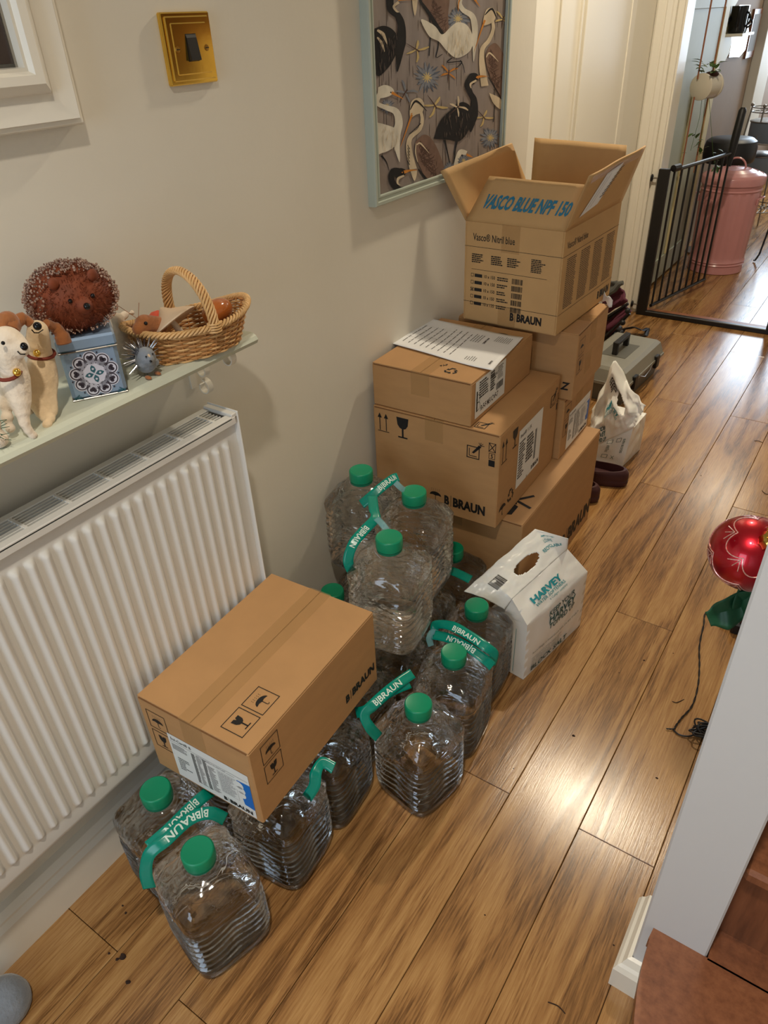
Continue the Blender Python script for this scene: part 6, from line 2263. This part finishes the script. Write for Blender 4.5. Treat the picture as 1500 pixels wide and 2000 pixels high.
for k in range(4):
    a = k * PI / 2 + .1
    c_, s_ = math.cos(a), math.sin(a)
    f = lambda p, q: (c_ * p - s_ * q, s_ * p + c_ * q)
    i.poly([f(.001, 0), f(.005, .0032), f(.009, .0026), f(.012, 0), f(.009, -.0026), f(.005, -.0032)])
for (u, v) in ((-.030, .034), (.030, .034), (-.030, -.028), (.030, -.028)):
    sg_ = 1 if u > 0 else -1
    for d in range(3):
        i.line([(u, v), (u - sg_ * .009 * (1 - d * .2), v + (.002 - .003 * d) * (1 if v > 0 else -1))], .0012)
    i.disc(u, v, .0018, 8)
i.stamp(tf, 'printed_flower', 'tinteal', tn, .0002)
i = Ink()
for k in range(4):
    a = k * PI / 2 + .1
    i.disc(.0068 * math.cos(a), .0068 * math.sin(a), .0014, 8)
i.stamp(tf, 'flower_centre', 'tinlight', tn, .0003)

# bristly hedgehog with beads, on the tin
hh = thing('bristle_hedgehog', 'large rust-brown bristle hedgehog with a beaded back, sitting on the blue tin', 'ornament', (.068, .566, SZ + .0895))
hc = Vector((.066, .566, SZ + .131))
HR = (.048, .055, .042)
P(MB().ball(hc, HR, 28, 18), 'body', 'bristle', hh, world=True)
face = Vector((.80, -.22, .10)).normalized()
q, qb = MB(), MB()
for k in range(2600):
    z_ = R.uniform(-1, 1)
    a = R.uniform(0, 2 * PI)
    d = Vector((math.sqrt(1 - z_ * z_) * math.cos(a), math.sqrt(1 - z_ * z_) * math.sin(a), z_))
    p = hc + Vector((d.x * HR[0], d.y * HR[1], d.z * HR[2]))
    fd = d.dot(face)
    if fd > .62 or d.z < -.75:
        # combed face fibres
        t_ = (d + Vector((R.uniform(-.6, .6), R.uniform(-.6, .6), R.uniform(-.3, .9)))).normalized()
        e = p + t_ * R.uniform(.004, .010)
        w_ = .0005
    else:
        e = p + d * R.uniform(.004, .009)
        w_ = .0005
        if R.random() < .8:
            qb.ball(e, R.uniform(.0010, .0021), 5, 4)
    s_ = d.orthogonal().normalized() * w_
    t2 = d.cross(s_).normalized() * w_
    q.add([tuple(p + s_), tuple(p - s_ * .5 + t2), tuple(p - s_ * .5 - t2), tuple(e)], [(0, 1, 3), (1, 2, 3), (2, 0, 3)])
P(q, 'bristles', 'bristle', hh, world=True, smooth=False, kind='stuff')
P(qb, 'beads', 'glit', hh, world=True, kind='stuff')
sn = hc + Vector((face.x * HR[0], face.y * HR[1], face.z * HR[2] - .004))
P(MB().lathe([(.017, -.012), (.012, .0), (.006, .008), (0, .010)], 16, sn, face), 'snout', 'bristle', hh, world=True)
P(MB().ball(sn + face * .011, .0045, 12, 8), 'nose', 'eye', hh, world=True)
sd_ = face.cross(Vector((0, 0, 1))).normalized()
for s_ in (-1, 1):
    P(MB().ball(sn + sd_ * s_ * .015 + Vector((0, 0, .009)) - face * .002, .0030, 10, 8), 'eye', 'eye', hh, world=True)
    P(MB().ball(sn + sd_ * s_ * .026 + Vector((0, 0, .033)) - face * .014, (.004, .008, .008), 12, 8), 'ear', 'bristle', hh, world=True)

# small felt hedgehog with silver spines
fh = thing('felt_hedgehog', 'tiny grey felt hedgehog with silver spines, between tin and basket', 'ornament', (.105, .634, SZ))
fc = Vector((.103, .632, SZ + .023))
fb_ = meta('body', [(fc.x, fc.y, fc.z - .002, .019), (fc.x + .007, fc.y - .003, fc.z + .011, .015), (fc.x + .017, fc.y - .006, fc.z + .007, .007), (fc.x + .008, fc.y - .012, fc.z + .000, .005), (fc.x + .010, fc.y + .010, fc.z - .004, .005)], 'feltg', fh, res=.0022)
fuzz(fb_, fh, 'feltg', 1500, .0075, .0003)
q = MB()
for k in range(90):
    d = Vector((R.uniform(-1, .25), R.uniform(-1, 1), R.uniform(-.5, 1))).normalized()
    p = fc + d * .013 + Vector((0, 0, .006))
    e = fc + d * R.uniform(.026, .036) + Vector((0, 0, .006))
    q.tube([p, e], [.0016, .0003], 5)
P(q, 'spines', 'silver', fh, world=True, smooth=False, kind='stuff')
P(MB().ball((fc.x + .0175, fc.y - .006, fc.z + .009), (.0045, .0035, .0075), 10, 8), 'face_stripe', 'mush', fh, world=True)
P(MB().ball((fc.x + .0235, fc.y - .0085, fc.z + .007), .0019, 8, 6), 'nose', 'eye', fh, world=True)
for s_ in (-1, 1):
    P(MB().ball((fc.x + .0195, fc.y - .0055 + s_ * .0062, fc.z + .0145), .0014, 8, 6), 'eye', 'eye', fh, world=True)
    P(MB().ball((fc.x + .012, fc.y + s_ * .009 - .002, SZ + .003), (.007, .0035, .003), 10, 6), 'foot', 'feltb', fh, world=True)

# pale felt bird mostly hidden behind tin and basket
gb = thing('felt_bird', 'pale felt bird mostly hidden between tin and basket at the wall', 'soft toy', (.03, .69, SZ))
meta('body', [(.028, .652, SZ + .022, .020), (.026, .655, SZ + .045, .016), (.028, .655, SZ + .066, .012), (.030, .668, SZ + .070, .007), (.032, .680, SZ + .070, .0045)], 'feltw', gb, res=.003)

# felt dogs
def dog(label, H_, parts, nose, mouth_d, eyes, ears, collar, ff='felt', loc=(0, 0, 0)):
    t = thing('felt_dog', label, 'soft toy', loc, 0, 'felt dogs on the shelf')
    bo = meta('body', parts, ff, t, res=.0026)
    fuzz(bo, t, ff, 5000, .0032)
    P(MB().ball(nose, .0052, 14, 10), 'nose', 'eye', t, world=True)
    if mouth_d:
        P(MB().tube(mouth_d, .0008, 5), 'mouth', 'eye', t, world=True)
    for e in eyes:
        P(MB().ball(e, .0024, 10, 8), 'eye', 'eye', t, world=True)
    for e in ears:
        q = MB()
        q.tube(smooth_pts(e[0], 5), e[1] if False else [e[1][min(int(k / 5), len(e[1]) - 1)] for k in range(5 * (len(e[0]) - 1) + 1)], 10)
        P(q, 'ear', 'feltb', t, world=True)
    c, r_, ax = collar
    q = MB()
    ax = Vector(ax).normalized()
    u_ = ax.orthogonal().normalized()
    v_ = ax.cross(u_)
    q.tube([Vector(c) + (u_ * math.cos(a) + v_ * math.sin(a)) * r_ for a in [2 * PI * k / 24 for k in range(24)]], .0024, 6, closed=True)
    P(q, 'collar', 'collar', t, world=True)
    return t


def v3(t):
    return Vector(t)
A1 = [(0.1000, 0.4856, 1.0896), (0.0920, 0.4850, 1.0726), (0.0850, 0.4881, 1.0548), (0.0850, 0.4839, 1.0384), (0.0850, 0.4792, 1.0183)]
pa = [(*A1[0], .015), (*A1[1], .0185), (*A1[2], .0165), (*A1[3], .021), (*A1[4], .022), (*(0.0800, 0.4685, 1.0288), .017), (*(0.0800, 0.4684, 1.0067), .015),
      (*(0.0920, 0.4746, 1.0032), .0135), (*(0.0980, 0.4714, 0.9924), .0115), (*(0.1020, 0.4679, 0.9835), .0092), (*(0.1080, 0.4594, 0.9781), .0078), (*(0.1120, 0.4505, 0.9740), .0075),
      (*(0.0850, 0.4606, 1.0073), .012), (*(0.0900, 0.4561, 0.9955), .0105), (*(0.0960, 0.4560, 0.9849), .009), (*(0.1000, 0.4568, 0.9772), .007), (*(0.0600, 0.4632, 0.9892), .009), (*(0.0550, 0.4607, 0.9728), .008)]
nz = v3((0.1240, 0.4732, 1.1031))
d1 = dog('felted cream dog with brown ears and a bell collar, standing left of the tin', .12, pa, nz,
    [(0.1180, 0.4680, 1.0991), (0.1220, 0.4678, 1.0960), (0.1230, 0.4724, 1.0946), (0.1180, 0.4823, 1.0945)],
    [], [([(0.0980, 0.4802, 1.0997), (0.0950, 0.4742, 1.1077), (0.0950, 0.4608, 1.1041), (0.1000, 0.4487, 1.0952)], [.006, .008, .009, .007]), ([(0.0980, 0.5002, 1.0933), (0.0950, 0.5127, 1.0833), (0.0980, 0.5161, 1.0722), (0.1000, 0.5156, 1.0608)], [.006, .008, .010, .008])],
    (A1[2], .0165, (.2, .1, 1)), loc=(.10, .46, SZ))
P(MB().ball((0.1080, 0.4702, 1.0657), .0048, 12, 8), 'bell', 'brass', d1, world=True)
B1 = [(0.1150, 0.4394, 1.0925), (0.1120, 0.4301, 1.0807), (0.1100, 0.4343, 1.0641), (0.1080, 0.4336, 1.0448), (0.1080, 0.4294, 1.0254)]
pb = [(*(0.1280, 0.4420, 1.0848), .0105), (*(0.1220, 0.4415, 1.0878), .013), (*B1[0], .0175), (*(0.1120, 0.4349, 1.0974), .017), (*B1[1], .018), (*B1[2], .018), (*B1[3], .0195), (*B1[4], .018),
      (*(0.1120, 0.4255, 1.0138), .013), (*(0.1150, 0.4225, 1.0028), .0105), (*(0.1180, 0.4194, 0.9918), .0085), (*(0.1200, 0.4197, 0.9819), .007), (*(0.1210, 0.4227, 0.9733), .0068),
      (*(0.0900, 0.4305, 1.0280), .017), (*(0.0950, 0.4162, 1.0137), .011), (*(0.1000, 0.4094, 0.9998), .009), (*(0.1040, 0.4063, 0.9868), .0075)]
d2 = dog('felted white-headed dog with brown ear, at the left edge of the photo', .12, pb, v3((0.1340, 0.4424, 1.0891)),
    [(0.1340, 0.4332, 1.0865), (0.1360, 0.4345, 1.0825), (0.1360, 0.4395, 1.0807), (0.1340, 0.4449, 1.0823)],
    [(0.1310, 0.4212, 1.1004)], [([(0.1050, 0.4349, 1.1039), (0.1000, 0.4489, 1.1146), (0.1000, 0.4557, 1.1105), (0.1040, 0.4487, 1.1024)], [.007, .010, .010, .007])],
    ((0.1100, 0.4250, 1.0595), .0165, (.3, -.25, 1)), 'feltw', loc=(.11, .43, SZ))
P(MB().ball((0.1280, 0.4269, 1.0605), .0050, 12, 8), 'bell', 'brass', d2, world=True)
wt_ = thing('felt_ornament', 'white felt ornament with dark green needles, cut by the left edge', 'ornament', (.11, .385, SZ))
meta('body', [(.112, .384, SZ + .012, .014), (.110, .382, SZ + .035, .015), (.108, .380, SZ + .058, .013)], 'feltw', wt_, res=.003)
q = MB()
for k in range(40):
    a = R.uniform(0, 2 * PI)
    p = Vector((.113, .380, SZ + R.uniform(.012, .045)))
    q.tube([p, p + Vector((.02 * math.cos(a), .02 * math.sin(a), R.uniform(-.004, .008)))], [.0008, .0003], 4)
P(q, 'needles', 'fleaf', wt_, world=True, smooth=False, kind='stuff')
